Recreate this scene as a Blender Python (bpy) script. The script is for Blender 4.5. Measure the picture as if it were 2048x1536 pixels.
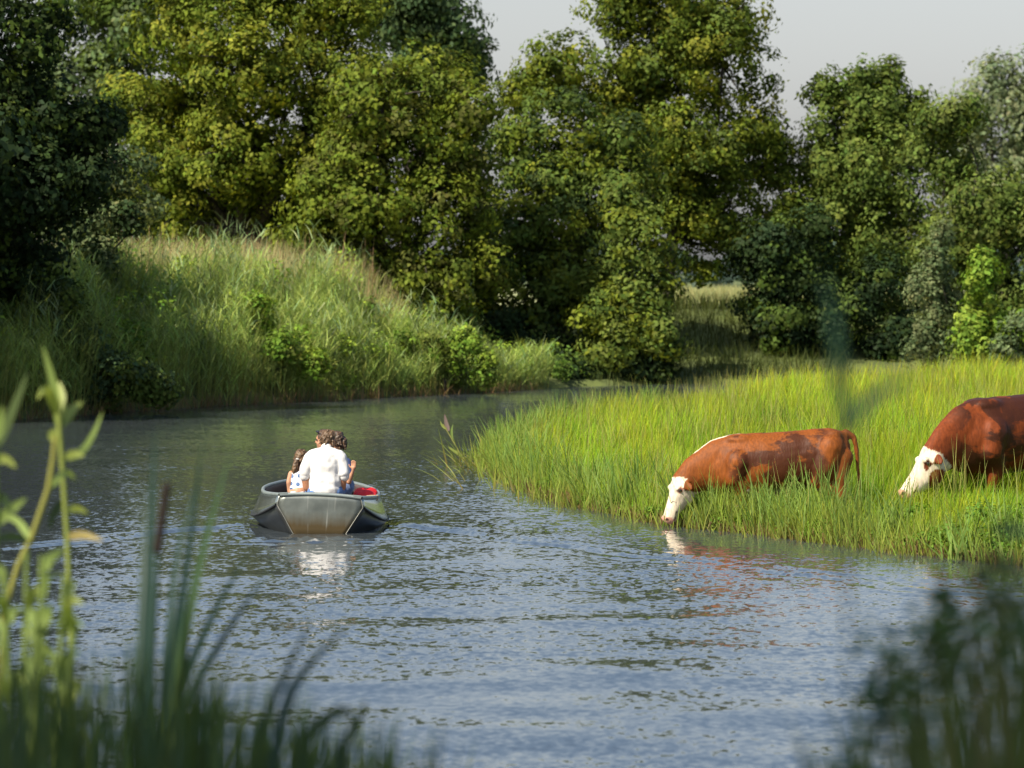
import bpy, bmesh, math, random
import numpy as np
from mathutils import Vector, Matrix, noise as mnoise

R = math.radians
random.seed(7)
rng = np.random.default_rng(11)
scene = bpy.context.scene
for o in list(bpy.data.objects):
    bpy.data.objects.remove(o)

# ------------------------------------------------------------------ camera
FPX = 7680.0          # focal length in photo pixels (2048 wide), 135 mm on 36 mm
HOR = 550.0           # horizon row in the photo
CAMZ = 2.8
cam_d = bpy.data.cameras.new('camera')
cam = bpy.data.objects.new('camera', cam_d)
scene.collection.objects.link(cam)
scene.camera = cam
cam_d.lens = 135.0
cam_d.sensor_width = 36.0
cam_d.clip_start = 0.2
cam_d.clip_end = 6000
cam.location = (0, 0, CAMZ)
cam.rotation_euler = (R(90) - math.atan((768 - HOR) / FPX), 0, 0)
cam_d.dof.use_dof = True
cam_d.dof.focus_distance = 42.3
cam_d.dof.aperture_fstop = 3.7

# ------------------------------------------------------------------ sky, sun, exposure
SUN_EL, SUN_AZ = 47.0, (-0.72, -0.694)      # direction towards the sun (left, behind the camera)
w = bpy.data.worlds.new('World')
scene.world = w
w.use_nodes = True
nt = w.node_tree
nt.nodes.clear()
sky = nt.nodes.new('ShaderNodeTexSky')
sky.sky_type = 'NISHITA'
sky.sun_disc = False
sky.sun_elevation = R(SUN_EL)
sky.sun_rotation = math.atan2(SUN_AZ[0], SUN_AZ[1])
sky.air_density = 1.0
sky.dust_density = 2.0
sky.ozone_density = 1.0
# summer haze: the sky loses its blue towards the horizon, all the way round
tcw = nt.nodes.new('ShaderNodeTexCoord')
sepw = nt.nodes.new('ShaderNodeSeparateXYZ')
nt.links.new(tcw.outputs['Generated'], sepw.inputs[0])
mrw = nt.nodes.new('ShaderNodeMapRange')
mrw.inputs['From Min'].default_value = 0.02
mrw.inputs['From Max'].default_value = 0.29
mrw.inputs['To Min'].default_value = 0.10
mrw.inputs['To Max'].default_value = 1.05
nt.links.new(sepw.outputs['Z'], mrw.inputs['Value'])
hs = nt.nodes.new('ShaderNodeHueSaturation')
nt.links.new(mrw.outputs[0], hs.inputs['Saturation'])
bg = nt.nodes.new('ShaderNodeBackground')
bg.inputs['Strength'].default_value = 0.092
wo = nt.nodes.new('ShaderNodeOutputWorld')
nt.links.new(sky.outputs[0], hs.inputs['Color'])
nt.links.new(hs.outputs[0], bg.inputs['Color'])
nt.links.new(bg.outputs[0], wo.inputs['Surface'])

sun_d = bpy.data.lights.new('sun', 'SUN')
sun_d.energy = 5.0
sun_d.angle = R(0.53)
sun_d.color = (1.0, 0.905, 0.73)
sun = bpy.data.objects.new('sun', sun_d)
scene.collection.objects.link(sun)
sd = Vector((SUN_AZ[0] * math.cos(R(SUN_EL)), SUN_AZ[1] * math.cos(R(SUN_EL)), math.sin(R(SUN_EL))))
sun.rotation_euler = (-sd).to_track_quat('-Z', 'Y').to_euler()
sun.location = sd * 60

vs = scene.view_settings
vs.view_transform = 'Standard'
vs.look = 'None'
vs.exposure = 0.75
vs.gamma = 1.0
vs.use_curve_mapping = False
scene.cycles.max_bounces = 8
scene.cycles.diffuse_bounces = 3
scene.cycles.glossy_bounces = 3
scene.cycles.transmission_bounces = 4
scene.cycles.transparent_max_bounces = 8
scene.cycles.use_denoising = True
scene.cycles.sample_clamp_indirect = 6.0

# ------------------------------------------------------------------ helpers
COL = scene.collection


def X(px, D):
    return (px - 1024.0) / FPX * D


def Z(py, D):
    return CAMZ - (py - HOR) / FPX * D


def P(px, py, D):
    """A photo pixel at distance D, as a point of the place."""
    return Vector((X(px, D), D, Z(py, D)))


def tag(o, label=None, cat=None, group=None, kind=None):
    if label: o['label'] = label
    if cat: o['category'] = cat
    if group: o['group'] = group
    if kind: o['kind'] = kind
    return o


def empty(name, loc=(0, 0, 0)):
    o = bpy.data.objects.new(name, None)
    o.empty_display_size = 0.2
    COL.objects.link(o)
    o.location = loc
    return o


def mesh_np(name, V, F, tint=None, mat=None, parent=None, smooth=False):
    """Mesh object from numpy arrays: V (n,3), F (m,k)."""
    V = np.ascontiguousarray(V, dtype=np.float32)
    F = np.ascontiguousarray(F, dtype=np.int32)
    me = bpy.data.meshes.new(name)
    m, k = F.shape
    me.vertices.add(len(V))
    me.vertices.foreach_set('co', V.ravel())
    me.loops.add(m * k)
    me.loops.foreach_set('vertex_index', F.ravel())
    me.polygons.add(m)
    me.polygons.foreach_set('loop_start', np.arange(0, m * k, k, dtype=np.int32))
    me.polygons.foreach_set('loop_total', np.full(m, k, dtype=np.int32))
    if smooth:
        me.polygons.foreach_set('use_smooth', np.ones(m, dtype=bool))
    me.update(calc_edges=True)
    if tint is not None:
        at = me.attributes.new('tint', 'FLOAT_COLOR', 'POINT')
        c4 = np.ones((len(V), 4), dtype=np.float32)
        c4[:, :3] = tint
        at.data.foreach_set('color', c4.ravel())
    o = bpy.data.objects.new(name, me)
    if mat: me.materials.append(mat)
    COL.objects.link(o)
    if parent: o.parent = parent
    return o


def bm_obj(name, bm, mat=None, parent=None, smooth=True):
    me = bpy.data.meshes.new(name)
    bm.to_mesh(me)
    bm.free()
    if smooth:
        me.polygons.foreach_set('use_smooth', np.ones(len(me.polygons), dtype=bool))
    o = bpy.data.objects.new(name, me)
    if mat: me.materials.append(mat)
    COL.objects.link(o)
    if parent: o.parent = parent
    return o


# ------------------------------------------------------------------ materials
def new_mat(name):
    m = bpy.data.materials.new(name)
    m.use_nodes = True
    t = m.node_tree
    t.nodes.clear()
    out = t.nodes.new('ShaderNodeOutputMaterial')
    return m, t, out


def principled(t, **kw):
    b = t.nodes.new('ShaderNodeBsdfPrincipled')
    for k, v in kw.items():
        b.inputs[k].default_value = v
    return b


def simple(name, col, rough=0.6, metal=0.0, spec=0.4, noise=0.0, nscale=20.0, bump=0.0, bscale=60.0):
    m, t, out = new_mat(name)
    b = principled(t, Roughness=rough, Metallic=metal)
    b.inputs['Specular IOR Level'].default_value = spec
    b.inputs['Base Color'].default_value = (*col, 1)
    tc = t.nodes.new('ShaderNodeTexCoord')
    if noise > 0:
        n = t.nodes.new('ShaderNodeTexNoise')
        n.inputs['Scale'].default_value = nscale
        n.inputs['Detail'].default_value = 5
        t.links.new(tc.outputs['Object'], n.inputs['Vector'])
        r = t.nodes.new('ShaderNodeValToRGB')
        r.color_ramp.elements[0].position = 0.3
        r.color_ramp.elements[1].position = 0.7
        r.color_ramp.elements[0].color = (*[c * (1 - noise) for c in col], 1)
        r.color_ramp.elements[1].color = (*[min(1, c * (1 + noise)) for c in col], 1)
        t.links.new(n.outputs['Fac'], r.inputs['Fac'])
        t.links.new(r.outputs['Color'], b.inputs['Base Color'])
    if bump > 0:
        n2 = t.nodes.new('ShaderNodeTexNoise')
        n2.inputs['Scale'].default_value = bscale
        n2.inputs['Detail'].default_value = 4
        t.links.new(tc.outputs['Object'], n2.inputs['Vector'])
        bp = t.nodes.new('ShaderNodeBump')
        bp.inputs['Strength'].default_value = bump
        bp.inputs['Distance'].default_value = 0.01
        t.links.new(n2.outputs['Fac'], bp.inputs['Height'])
        t.links.new(bp.outputs['Normal'], b.inputs['Normal'])
    t.links.new(b.outputs[0], out.inputs['Surface'])
    return m


def foliage_mat(name, trans=0.35, rough=0.5, spec=0.35, ttint=(1.25, 1.15, 0.5)):
    m, t, out = new_mat(name)
    at = t.nodes.new('ShaderNodeAttribute')
    at.attribute_name = 'tint'
    b = principled(t, Roughness=rough)
    b.inputs['Specular IOR Level'].default_value = spec
    tr = t.nodes.new('ShaderNodeBsdfTranslucent')
    mul = t.nodes.new('ShaderNodeMix')
    mul.data_type = 'RGBA'
    mul.blend_type = 'MULTIPLY'
    mul.inputs['Factor'].default_value = 1.0
    mul.inputs[7].default_value = (*ttint, 1)
    t.links.new(at.outputs['Color'], b.inputs['Base Color'])
    t.links.new(at.outputs['Color'], mul.inputs[6])
    t.links.new(mul.outputs[2], tr.inputs['Color'])
    mx = t.nodes.new('ShaderNodeMixShader')
    mx.inputs['Fac'].default_value = trans
    t.links.new(b.outputs[0], mx.inputs[1])
    t.links.new(tr.outputs[0], mx.inputs[2])
    t.links.new(mx.outputs[0], out.inputs['Surface'])
    return m


M_LEAF = foliage_mat('leaf', trans=0.30, rough=0.6, spec=0.08)
M_GRASS = foliage_mat('grass_blade', trans=0.42, rough=0.55, spec=0.15)
M_REED = foliage_mat('reed_blade', trans=0.38, rough=0.5, spec=0.2, ttint=(1.15, 1.15, 0.7))
M_BARK = simple('bark', (.042, .035, .027), rough=0.9, noise=0.4, nscale=6, bump=0.6, bscale=20)


def tint_mat(name, rough=0.6, spec=0.3, bump=0.0, bscale=80.0):
    m, t, out = new_mat(name)
    at = t.nodes.new('ShaderNodeAttribute')
    at.attribute_name = 'tint'
    b = principled(t, Roughness=rough)
    b.inputs['Specular IOR Level'].default_value = spec
    t.links.new(at.outputs['Color'], b.inputs['Base Color'])
    if bump:
        tc = t.nodes.new('ShaderNodeTexCoord')
        n2 = t.nodes.new('ShaderNodeTexNoise')
        n2.inputs['Scale'].default_value = bscale
        t.links.new(tc.outputs['Object'], n2.inputs['Vector'])
        bp = t.nodes.new('ShaderNodeBump')
        bp.inputs['Strength'].default_value = bump
        bp.inputs['Distance'].default_value = 0.01
        t.links.new(n2.outputs['Fac'], bp.inputs['Height'])
        t.links.new(bp.outputs['Normal'], b.inputs['Normal'])
    t.links.new(b.outputs[0], out.inputs['Surface'])
    return m


# ------------------------------------------------------------------ terrain
RIGHT_BANK = [(60, 20), (30, 26), (12, 31), (7, 35), (4.94, 37), (4.33, 38), (3.5, 39.8), (2.6, 41.6), (1.75, 43.0),
              (1.32, 44.8), (.6, 47.4), (.32, 49.4), (-.1, 53.8), (-.32, 57.5), (-.18, 60), (.2, 63), (1.1, 69.5),
              (2.6, 75), (5.9, 86), (12, 91), (40, 96), (60, 97)]
FAR_BANK = [(60, 106), (40, 105), (10, 101.5), (4, 98.5), (1.6, 96), (-.3, 92), (-3.6, 86.5), (-6.8, 81), (-9.1, 75.4), (-12, 67),
            (-15, 50), (-16, 30), (-15, 16), (-10, 14.5), (0, 14), (12, 14), (60, 10)]
WATER_POLY = np.array(RIGHT_BANK + FAR_BANK, dtype=float)


def seg_dist(pts, poly, closed=True):
    d = np.full(len(pts), 1e9)
    n = len(poly)
    for i in range(n if closed else n - 1):
        a, b = poly[i], poly[(i + 1) % n]
        ab = b - a
        t = np.clip(((pts - a) @ ab) / (ab @ ab), 0, 1)
        q = a + t[:, None] * ab
        d = np.minimum(d, np.hypot(pts[:, 0] - q[:, 0], pts[:, 1] - q[:, 1]))
    return d


def in_poly(pts, poly):
    x, y = pts[:, 0], pts[:, 1]
    ins = np.zeros(len(pts), bool)
    j = len(poly) - 1
    for i in range(len(poly)):
        xi, yi = poly[i]
        xj, yj = poly[j]
        c = ((yi > y) != (yj > y)) & (x < (xj - xi) * (y - yi) / (yj - yi + 1e-12) + xi)
        ins ^= c
        j = i
    return ins


MEADOW_POLY = np.array(RIGHT_BANK + [(200, 97), (200, 20)], dtype=float)


def smooth01(t):
    t = np.clip(t, 0, 1)
    return t * t * (3 - 2 * t)


def ground_z(pts):
    """Height of the ground: river bed, low meadow on the right, high far bank, bank by the camera."""
    pts = np.asarray(pts, float)
    ins = in_poly(pts, WATER_POLY)
    mea = in_poly(pts, MEADOW_POLY)
    s = seg_dist(pts, WATER_POLY)
    x, y = pts[:, 0], pts[:, 1]
    bed = -0.10 - 0.7 * smooth01(s / 2.5)
    zm = -0.06 + 0.16 * smooth01(s / 0.5) + 0.28 * smooth01(s / 6.0)
    run = np.interp(x, [-12, -4, -1, 3, 8], [4.0, 5.0, 7.5, 10.0, 8.0])
    zf = -0.05 + 0.2 * smooth01(s / 0.4) + 1.65 * smooth01(s / run)
    zn = -0.05 + 1.35 * smooth01(s / 9.0)
    far = smooth01((y - 25) / 20)
    zb = zn * (1 - far) + zf * far
    z = np.where(ins, bed, np.where(mea, zm, zb))
    wob = 0.05 * np.sin(x * 1.3 + 0.7 * y) * np.sin(y * 0.9 - x * 0.4)
    return z + np.where(ins, 0, wob * smooth01(s / 1.5))


def gz(x, y):
    return float(ground_z(np.array([[x, y]]))[0])


xs = np.unique(np.concatenate([np.linspace(-2500, -60, 12), np.linspace(-60, -18, 22), np.arange(-18, 16, .5),
                               np.linspace(16, 60, 24), np.linspace(60, 2500, 12)]))
ys = np.unique(np.concatenate([np.linspace(-400, -10, 8), np.linspace(-10, 30, 28), np.arange(30, 112, .5),
                               np.linspace(112, 160, 20), np.linspace(160, 4500, 18)]))
gx, gy = np.meshgrid(xs, ys)
gp = np.stack([gx.ravel(), gy.ravel()], 1)
gzv = ground_z(gp)
nx, ny = len(xs), len(ys)
ii = np.arange(nx * ny).reshape(ny, nx)
F = np.stack([ii[:-1, :-1].ravel(), ii[:-1, 1:].ravel(), ii[1:, 1:].ravel(), ii[1:, :-1].ravel()], 1)

m, t, out = new_mat('soil_and_turf')
tc = t.nodes.new('ShaderNodeTexCoord')
n1 = t.nodes.new('ShaderNodeTexNoise')
n1.inputs['Scale'].default_value = 1.2
n1.inputs['Detail'].default_value = 8
t.links.new(tc.outputs['Object'], n1.inputs['Vector'])
cr = t.nodes.new('ShaderNodeValToRGB')
cr.color_ramp.elements[0].position = .3
cr.color_ramp.elements[0].color = (.05, .068, .018, 1)
cr.color_ramp.elements[1].position = .7
cr.color_ramp.elements[1].color = (.105, .135, .026, 1)
t.links.new(n1.outputs['Fac'], cr.inputs['Fac'])
b = principled(t, Roughness=.95)
t.links.new(cr.outputs[0], b.inputs['Base Color'])
t.links.new(b.outputs[0], out.inputs['Surface'])
ground = mesh_np('ground', np.column_stack([gp, gzv]), F, mat=m, smooth=True)
tag(ground, kind='structure')

# pale crop field beyond the far trees
fx = np.linspace(-60, 120, 40)
fy = np.linspace(116, 275, 60)
a, c = np.meshgrid(fx, fy)
fp = np.stack([a.ravel(), c.ravel()], 1)
ii = np.arange(len(fp)).reshape(len(fy), len(fx))
FF = np.stack([ii[:-1, :-1].ravel(), ii[:-1, 1:].ravel(), ii[1:, 1:].ravel(), ii[1:, :-1].ravel()], 1)
M_FIELD = simple('crop', (.26, .28, .12), rough=.9, noise=.25, nscale=.7)
field = mesh_np('crop_field', np.column_stack([fp, ground_z(fp) + .03]), FF, mat=M_FIELD, smooth=True)
tag(field, kind='structure')


# ------------------------------------------------------------------ water
BX, BY = -2.09, 41.5          # stern of the boat on the water


def water_h(x, y):
    h = np.zeros_like(x)
    for (ax, ay, dx, dy) in ((-1.45, 43.1, .508, -.862), (-2.85, 43.1, -.52, -.854)):
        tt = (x - ax) * dx + (y - ay) * dy
        nn = -(x - ax) * dy + (y - ay) * dx
        if dx < 0: nn = -nn
        wob = .06 * np.sin(tt * 1.1) + .05 * np.sin(tt * .37 + 1)
        A = .030 * smooth01(tt / .8) * np.exp(-np.maximum(tt, 0) / 10.0)
        h += A * np.exp(-((nn - wob) / (.26 + .02 * np.maximum(tt, 0))) ** 2) * np.cos(2 * np.pi * ((nn - wob) / .36 + .22 * np.sin(tt * 2.6)))
    # following waves astern
    e = smooth01((40.0 - y) / 5.0) * smooth01((y - 15) / 4)
    e = e * (1 + 1.1 * smooth01((35 - y) / 11))
    rw = np.random.default_rng(8)
    for k in range(18):
        wl = rw.uniform(.7, 3.2)
        an = rw.normal(0, .42)
        ph = rw.uniform(0, 6.3)
        env = .45 + .55 * np.sin(x * rw.uniform(.3, .9) + y * rw.uniform(.15, .5) + ph * 2)
        h += e * env * .00085 * wl ** .9 * np.sin(2 * np.pi * (y * np.cos(an) + x * np.sin(an) + .12 * np.sin(x * 1.1 + ph)) / wl + ph)
    # churn just behind the transom
    ch = np.exp(-((x - BX) / .85) ** 2 - ((y - 40.5) / .75) ** 2)
    r0 = np.random.default_rng(3)
    for k in range(14):
        an, wl = r0.uniform(0, 2 * np.pi), r0.uniform(.16, .5)
        h += ch * .0055 * np.sin(2 * np.pi * (x * np.cos(an) + y * np.sin(an)) / wl + r0.uniform(0, 6.3))
    # water rising along the hull
    hull = np.exp(-((np.abs(x - BX) - .95) / .18) ** 2) * np.exp(-((y - 42.6) / .8) ** 2)
    h += .035 * hull
    return h


wx = np.unique(np.concatenate([np.linspace(-20, -9, 12), np.arange(-9, 7, .11), np.linspace(7, 62, 20)]))
wy = np.unique(np.concatenate([np.linspace(8, 19, 6), np.arange(19, 46.5, .07), np.linspace(46.5, 110, 50)]))
a, c = np.meshgrid(wx, wy)
wp = np.column_stack([a.ravel(), c.ravel(), water_h(a.ravel(), c.ravel())])
ii = np.arange(len(wp)).reshape(len(wy), len(wx))
WF = np.stack([ii[:-1, :-1].ravel(), ii[:-1, 1:].ravel(), ii[1:, 1:].ravel(), ii[1:, :-1].ravel()], 1)

m, t, out = new_mat('river_water')
tc = t.nodes.new('ShaderNodeTexCoord')
geo = t.nodes.new('ShaderNodeNewGeometry')


def vmath(op, a=None, b=None, va=None, vb=None):
    n = t.nodes.new('ShaderNodeVectorMath')
    n.operation = op
    if a: t.links.new(a, n.inputs[0])
    if b: t.links.new(b, n.inputs[1])
    if va is not None: n.inputs[0].default_value = va
    if vb is not None: n.inputs[1].default_value = vb
    return n.outputs[0]


acc = None
# (scale x, scale y, amplitude): fine wind ripples, mid ripples, slow undulation
for (sx, sy, am, det, off) in ((15.0, 8.0, .23, 2, 0), (5.0, 4.0, .065, 2, 13), (.8, 1.2, .06, 1, 29)):
    mp = t.nodes.new('ShaderNodeMapping')
    mp.inputs['Scale'].default_value = (sx, sy, 1)
    mp.inputs['Location'].default_value = (off, off * 1.7, off)
    mp.inputs['Rotation'].default_value = (0, 0, R(8))
    t.links.new(tc.outputs['Object'], mp.inputs['Vector'])
    n = t.nodes.new('ShaderNodeTexNoise')
    n.inputs['Scale'].default_value = 1.0
    n.inputs['Detail'].default_value = det
    n.inputs['Distortion'].default_value = .4
    t.links.new(mp.outputs[0], n.inputs['Vector'])
    v = vmath('SUBTRACT', n.outputs['Color'], vb=(.5, .5, .5))
    v = vmath('MULTIPLY', v, vb=(am * .8, am, 0))
    acc = v if acc is None else vmath('ADD', acc, v)
# calmer and rougher patches
pn = t.nodes.new('ShaderNodeTexNoise')
pn.inputs['Scale'].default_value = .22
pn.inputs['Detail'].default_value = 3
t.links.new(tc.outputs['Object'], pn.inputs['Vector'])
mr = t.nodes.new('ShaderNodeMapRange')
mr.inputs['From Min'].default_value = .3
mr.inputs['From Max'].default_value = .7
mr.inputs['To Min'].default_value = .45
mr.inputs['To Max'].default_value = 1.35
t.links.new(pn.outputs['Fac'], mr.inputs['Value'])
sc = t.nodes.new('ShaderNodeVectorMath')
sc.operation = 'SCALE'
t.links.new(acc, sc.inputs[0])
t.links.new(mr.outputs[0], sc.inputs['Scale'])
nrm = vmath('ADD', geo.outputs['Normal'], sc.outputs[0])
nrm = vmath('ADD', nrm, vb=(0, -.040, 0))   # constant tilt added so the water mirrors more sky
nrm = vmath('NORMALIZE', nrm)
b = principled(t, Roughness=.05, IOR=1.8)
b.inputs['Base Color'].default_value = (.038, .047, .054, 1)
t.links.new(nrm, b.inputs['Normal'])
t.links.new(b.outputs[0], out.inputs['Surface'])
water = mesh_np('river_water', wp, WF, mat=m, smooth=True)
tag(water, kind='structure')


# ------------------------------------------------------------------ trees
def rand_unit(n, r=rng):
    v = r.normal(size=(n, 3))
    return v / np.linalg.norm(v, axis=1, keepdims=True)


def leaf_quads(C, N, size, tint, r=rng, aspect=.62):
    """Rhombic, slightly folded leaves at C with rough normals N."""
    n = len(C)
    u = np.cross(N, rand_unit(n, r))
    u /= np.linalg.norm(u, axis=1, keepdims=True) + 1e-9
    v = np.cross(N, u)
    L = size[:, None]
    V = np.empty((n, 4, 3))
    V[:, 0] = C - u * L * .5
    V[:, 1] = C + v * L * .5 * aspect + N * L * .10
    V[:, 2] = C + u * L * .5
    V[:, 3] = C - v * L * .5 * aspect + N * L * .10
    T = np.repeat(tint[:, None, :], 4, axis=1)
    return V.reshape(-1, 3), T.reshape(-1, 3)


def tube(path, radii, nseg=8, closed_end=True):
    """Tapered tube as verts / quads."""
    path = [Vector(p) for p in path]
    V, Fq = [], []
    up0 = Vector((0.3, 0.9, 0.1)).normalized()
    for i, p in enumerate(path):
        d = (path[min(i + 1, len(path) - 1)] - path[max(i - 1, 0)]).normalized()
        a = d.cross(up0)
        if a.length < .05: a = d.cross(Vector((1, 0, 0)))
        a.normalize()
        bb = d.cross(a).normalized()
        for k in range(nseg):
            an = 2 * math.pi * k / nseg
            V.append(p + (a * math.cos(an) + bb * math.sin(an)) * radii[i])
    for i in range(len(path) - 1):
        for k in range(nseg):
            k2 = (k + 1) % nseg
            Fq.append((i * nseg + k, i * nseg + k2, (i + 1) * nseg + k2, (i + 1) * nseg + k))
    return np.array([tuple(v) for v in V]), np.array(Fq)


def tubes_obj(name, items, mat, parent=None, nseg=8):
    Vs, Fs, off = [], [], 0
    for path, rad in items:
        v, f = tube(path, rad, nseg)
        Vs.append(v)
        Fs.append(f + off)
        off += len(v)
    return mesh_np(name, np.vstack(Vs), np.vstack(Fs), mat=mat, parent=parent, smooth=True)


def wob_path(a, b_, n, amp, r):
    a, b_ = Vector(a), Vector(b_)
    L = (b_ - a).length
    out_ = []
    for i in range(n + 1):
        f = i / n
        q = a.lerp(b_, f)
        if 0 < i < n:
            q += Vector((r.normal(), r.normal(), r.normal() * .5)) * amp * L
        out_.append(q)
    return out_


def make_tree(name, label, D, blobs, base_px, cols, leaf=.142, clump=.38, dens=1.0, trunk_r=.22, cat='tree',
              seed=0, depth=.9, flat=.9, upright=0.0, open_=0.0, group=None, stems=1, back=.18):
    """blobs: (px, py, r_px[, d_offset]) lobes of the crown at distance D; cols: list of leaf colours (mixed per clump)."""
    r = np.random.default_rng(100 + seed)
    s = FPX / D
    bx = X(base_px, D)
    by = D
    base = Vector((bx, by, gz(bx, by)))
    root = empty(name, base)
    tag(root, label, cat, group)
    cols = np.array(cols) * 1.28
    Vs, Ts = [], []
    cents = []
    for bi, bl in enumerate(blobs):
        px, py, rp = bl[:3]
        Rm = rp / s * 1.06
        dy = bl[3] if len(bl) > 3 else r.uniform(-.6, .6) * Rm
        c = np.array([X(px, D), D + dy, Z(py, D)])
        cents.append((c, Rm))
        # lobes on the lobe: boughs that stand out and shade each other
        nsub = 6 if Rm < .7 else 9
        ds = rand_unit(nsub, r)
        ds = ds[(ds[:, 1] < .45) | (r.random(nsub) < .35 + back)]
        sub = [(c + d_ * Rm * .60 * np.array([1, depth, flat]), Rm * r.uniform(.40, .56)) for d_ in ds] + [(c, Rm * .72)]
        ccl, ddl = [], []
        for sc_, sr in sub:
            nc = max(5, int(3.85 * (sr / clump) ** 2 * dens))
            d = rand_unit(nc, r)
            d = d[(d[:, 1] < .35) | (r.random(nc) < back)]
            rad = sr * (1 - .35 * r.random(len(d)) ** 2) * (1 + .06 * r.normal(size=len(d)))
            ccl.append(sc_ + d * rad[:, None])
            ddl.append(d)
        cc = np.vstack(ccl)
        dd = np.vstack(ddl)
        for k in range(len(cc)):
            cr_ = clump * r.uniform(.6, 1.3)
            nl = int(66 * (cr_ / clump) ** 1.7 * (clump / .48) ** 1.2 * (.16 / leaf) ** 1.2)
            q = rand_unit(nl, r) * (cr_ * r.random(nl) ** .33)[:, None]
            q[:, 2] *= .75 + upright
            q[:, :2] *= 1 - .35 * upright
            # droop: leaves hang off the outside of the clump
            pos = cc[k] + q
            N = q / (np.linalg.norm(q, axis=1, keepdims=True) + 1e-6) * .55 + dd[k] * .95 + rand_unit(nl, r) * .6 + np.array([0, 0, .2])
            N /= np.linalg.norm(N, axis=1, keepdims=True)
            base_c = cols[r.integers(len(cols))] * r.uniform(.8, 1.2)
            tc_ = base_c[None] * (1 + .22 * r.normal(size=(nl, 1))).clip(.4, 1.7)
            tc_[:, 0] *= (1 + .07 * r.normal(size=nl)).clip(.7, 1.25)
            sz = leaf * r.uniform(.6, 1.35, nl)
            v, tt = leaf_quads(pos, N, sz, tc_.clip(.004, .6), r)
            Vs.append(v)
            Ts.append(tt)
        # loose twigs' leaves poking out of the outline
        no = int(60 * (Rm / 1.2) ** 2)
        dq = rand_unit(no, r)
        pos = c + dq * (Rm * r.uniform(.95, 1.22, no))[:, None] * np.array([1, depth, flat])
        tcol = cols[r.integers(len(cols), size=no)] * r.uniform(.8, 1.3, (no, 1))
        v, tt = leaf_quads(pos, (dq + rand_unit(no, r)) / 1.6, leaf * r.uniform(.6, 1.2, no), tcol, r)
        Vs.append(v)
        Ts.append(tt)
    V = np.vstack(Vs)
    T = np.vstack(Ts)
    # nothing grows below the soil
    low = V[:, 2].reshape(-1, 4).min(1) > base.z - .5
    V = V.reshape(-1, 4, 3)[low].reshape(-1, 3)
    T = T.reshape(-1, 4, 3)[low].reshape(-1, 3)
    Fq = np.arange(len(V)).reshape(-1, 4)
    crown = mesh_np('crown', V - np.array(base), Fq, tint=T, mat=M_LEAF, parent=root)
    # trunk and limbs reaching into the lobes
    items = []
    top = max(cents, key=lambda a_: a_[0][2])
    cm = np.mean([a_[0] for a_ in cents], axis=0)
    fork = Vector((bx * .6 + cm[0] * .4, by * .5 + cm[1] * .5, base.z + max(.4, (cm[2] - base.z) * .45)))
    p0 = base - Vector((0, 0, .25))
    items.append((wob_path(p0, fork, 4, .02, r), [trunk_r * f for f in (1.35, 1.0, .9, .82, .78)]))
    for c, Rm in cents:
        e = Vector(c)
        if (e - fork).length < .2: continue
        items.append((wob_path(fork - Vector((0, 0, .1)), e, 4, .06, r), [trunk_r * f for f in (.55, .4, .28, .18, .08)]))
        for k in range(3):
            dd = Vector(rand_unit(1, r)[0])
            e2 = e + dd * Rm * .85
            items.append((wob_path(e, e2, 3, .08, r), [trunk_r * f for f in (.16, .11, .07, .03)]))
    items = [([q - base for q in pth], rad) for pth, rad in items]
    tubes_obj('trunk', items, M_BARK, root, 6)
    return root


G_OAK = [(.083, .112, .013), (.106, .132, .015), (.068, .096, .013), (.126, .142, .018)]
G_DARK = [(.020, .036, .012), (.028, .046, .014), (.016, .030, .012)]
G_SAGE = [(.085, .115, .050), (.065, .095, .040), (.110, .135, .060)]
G_BLUE = [(.036, .062, .026), (.046, .076, .030), (.060, .090, .034)]
G_MAPLE = [(.060, .092, .018), (.078, .112, .022), (.096, .126, .025)]
G_FAR = [(.13, .16, .085), (.11, .145, .08), (.16, .185, .10)]  # haze put into the leaf colours, paler and greyer
G_BRIGHT = [(.12, .19, .022), (.15, .21, .030), (.09, .16, .020)]

make_tree('pale_tree', 'tall pale green tree rising behind the dark tree at far left', 128,
          [(190, 70, 115), (150, 190, 95), (265, 150, 100), (300, 10, 110), (210, 290, 90), (320, 250, 90), (240, -40, 90)], 215, G_SAGE[:2] + G_MAPLE[:2], seed=1, leaf=.2, clump=.6)
make_tree('poplar_tree', 'blue green tree with its top right of the big oaks against the sky', 124,
          [(800, 20, 120), (885, 70, 85), (925, 130, 50), (740, -40, 120), (845, 140, 90), (860, -20, 80), (945, 110, 35)], 800, G_BLUE, seed=2, leaf=.19, clump=.55)
make_tree('oak_tree', 'largest broad oak, yellowish green, filling the upper left', 100,
          [(420, 50, 140), (560, 30, 150), (430, 240, 130), (580, 230, 135), (345, 330, 95), (665, 130, 120), (480, 380, 110),
           (345, 440, 80), (300, 210, 90), (560, 430, 100), (400, 500, 80), (690, 10, 90), (500, 140, 120, -1.8), (650, 330, 110, 1.0), (700, 250, 100, 1.2), (480, 310, 110, -1.5), (300, 380, 80, .8)], 500, G_OAK, seed=3, trunk_r=.35, dens=.84)
make_tree('oak_tree', 'rounded oak with hanging lower boughs left of the bright sky gap', 97,
          [(850, 200, 115), (770, 320, 130), (905, 310, 100), (690, 430, 120), (850, 470, 130), (935, 420, 80), (700, 550, 90),
           (880, 590, 95), (940, 230, 60), (770, 200, 100), (620, 500, 80), (780, 600, 90), (960, 530, 70)], 800, G_OAK[:3] + [(.075, .085, .018)], seed=4, trunk_r=.3)
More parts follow.
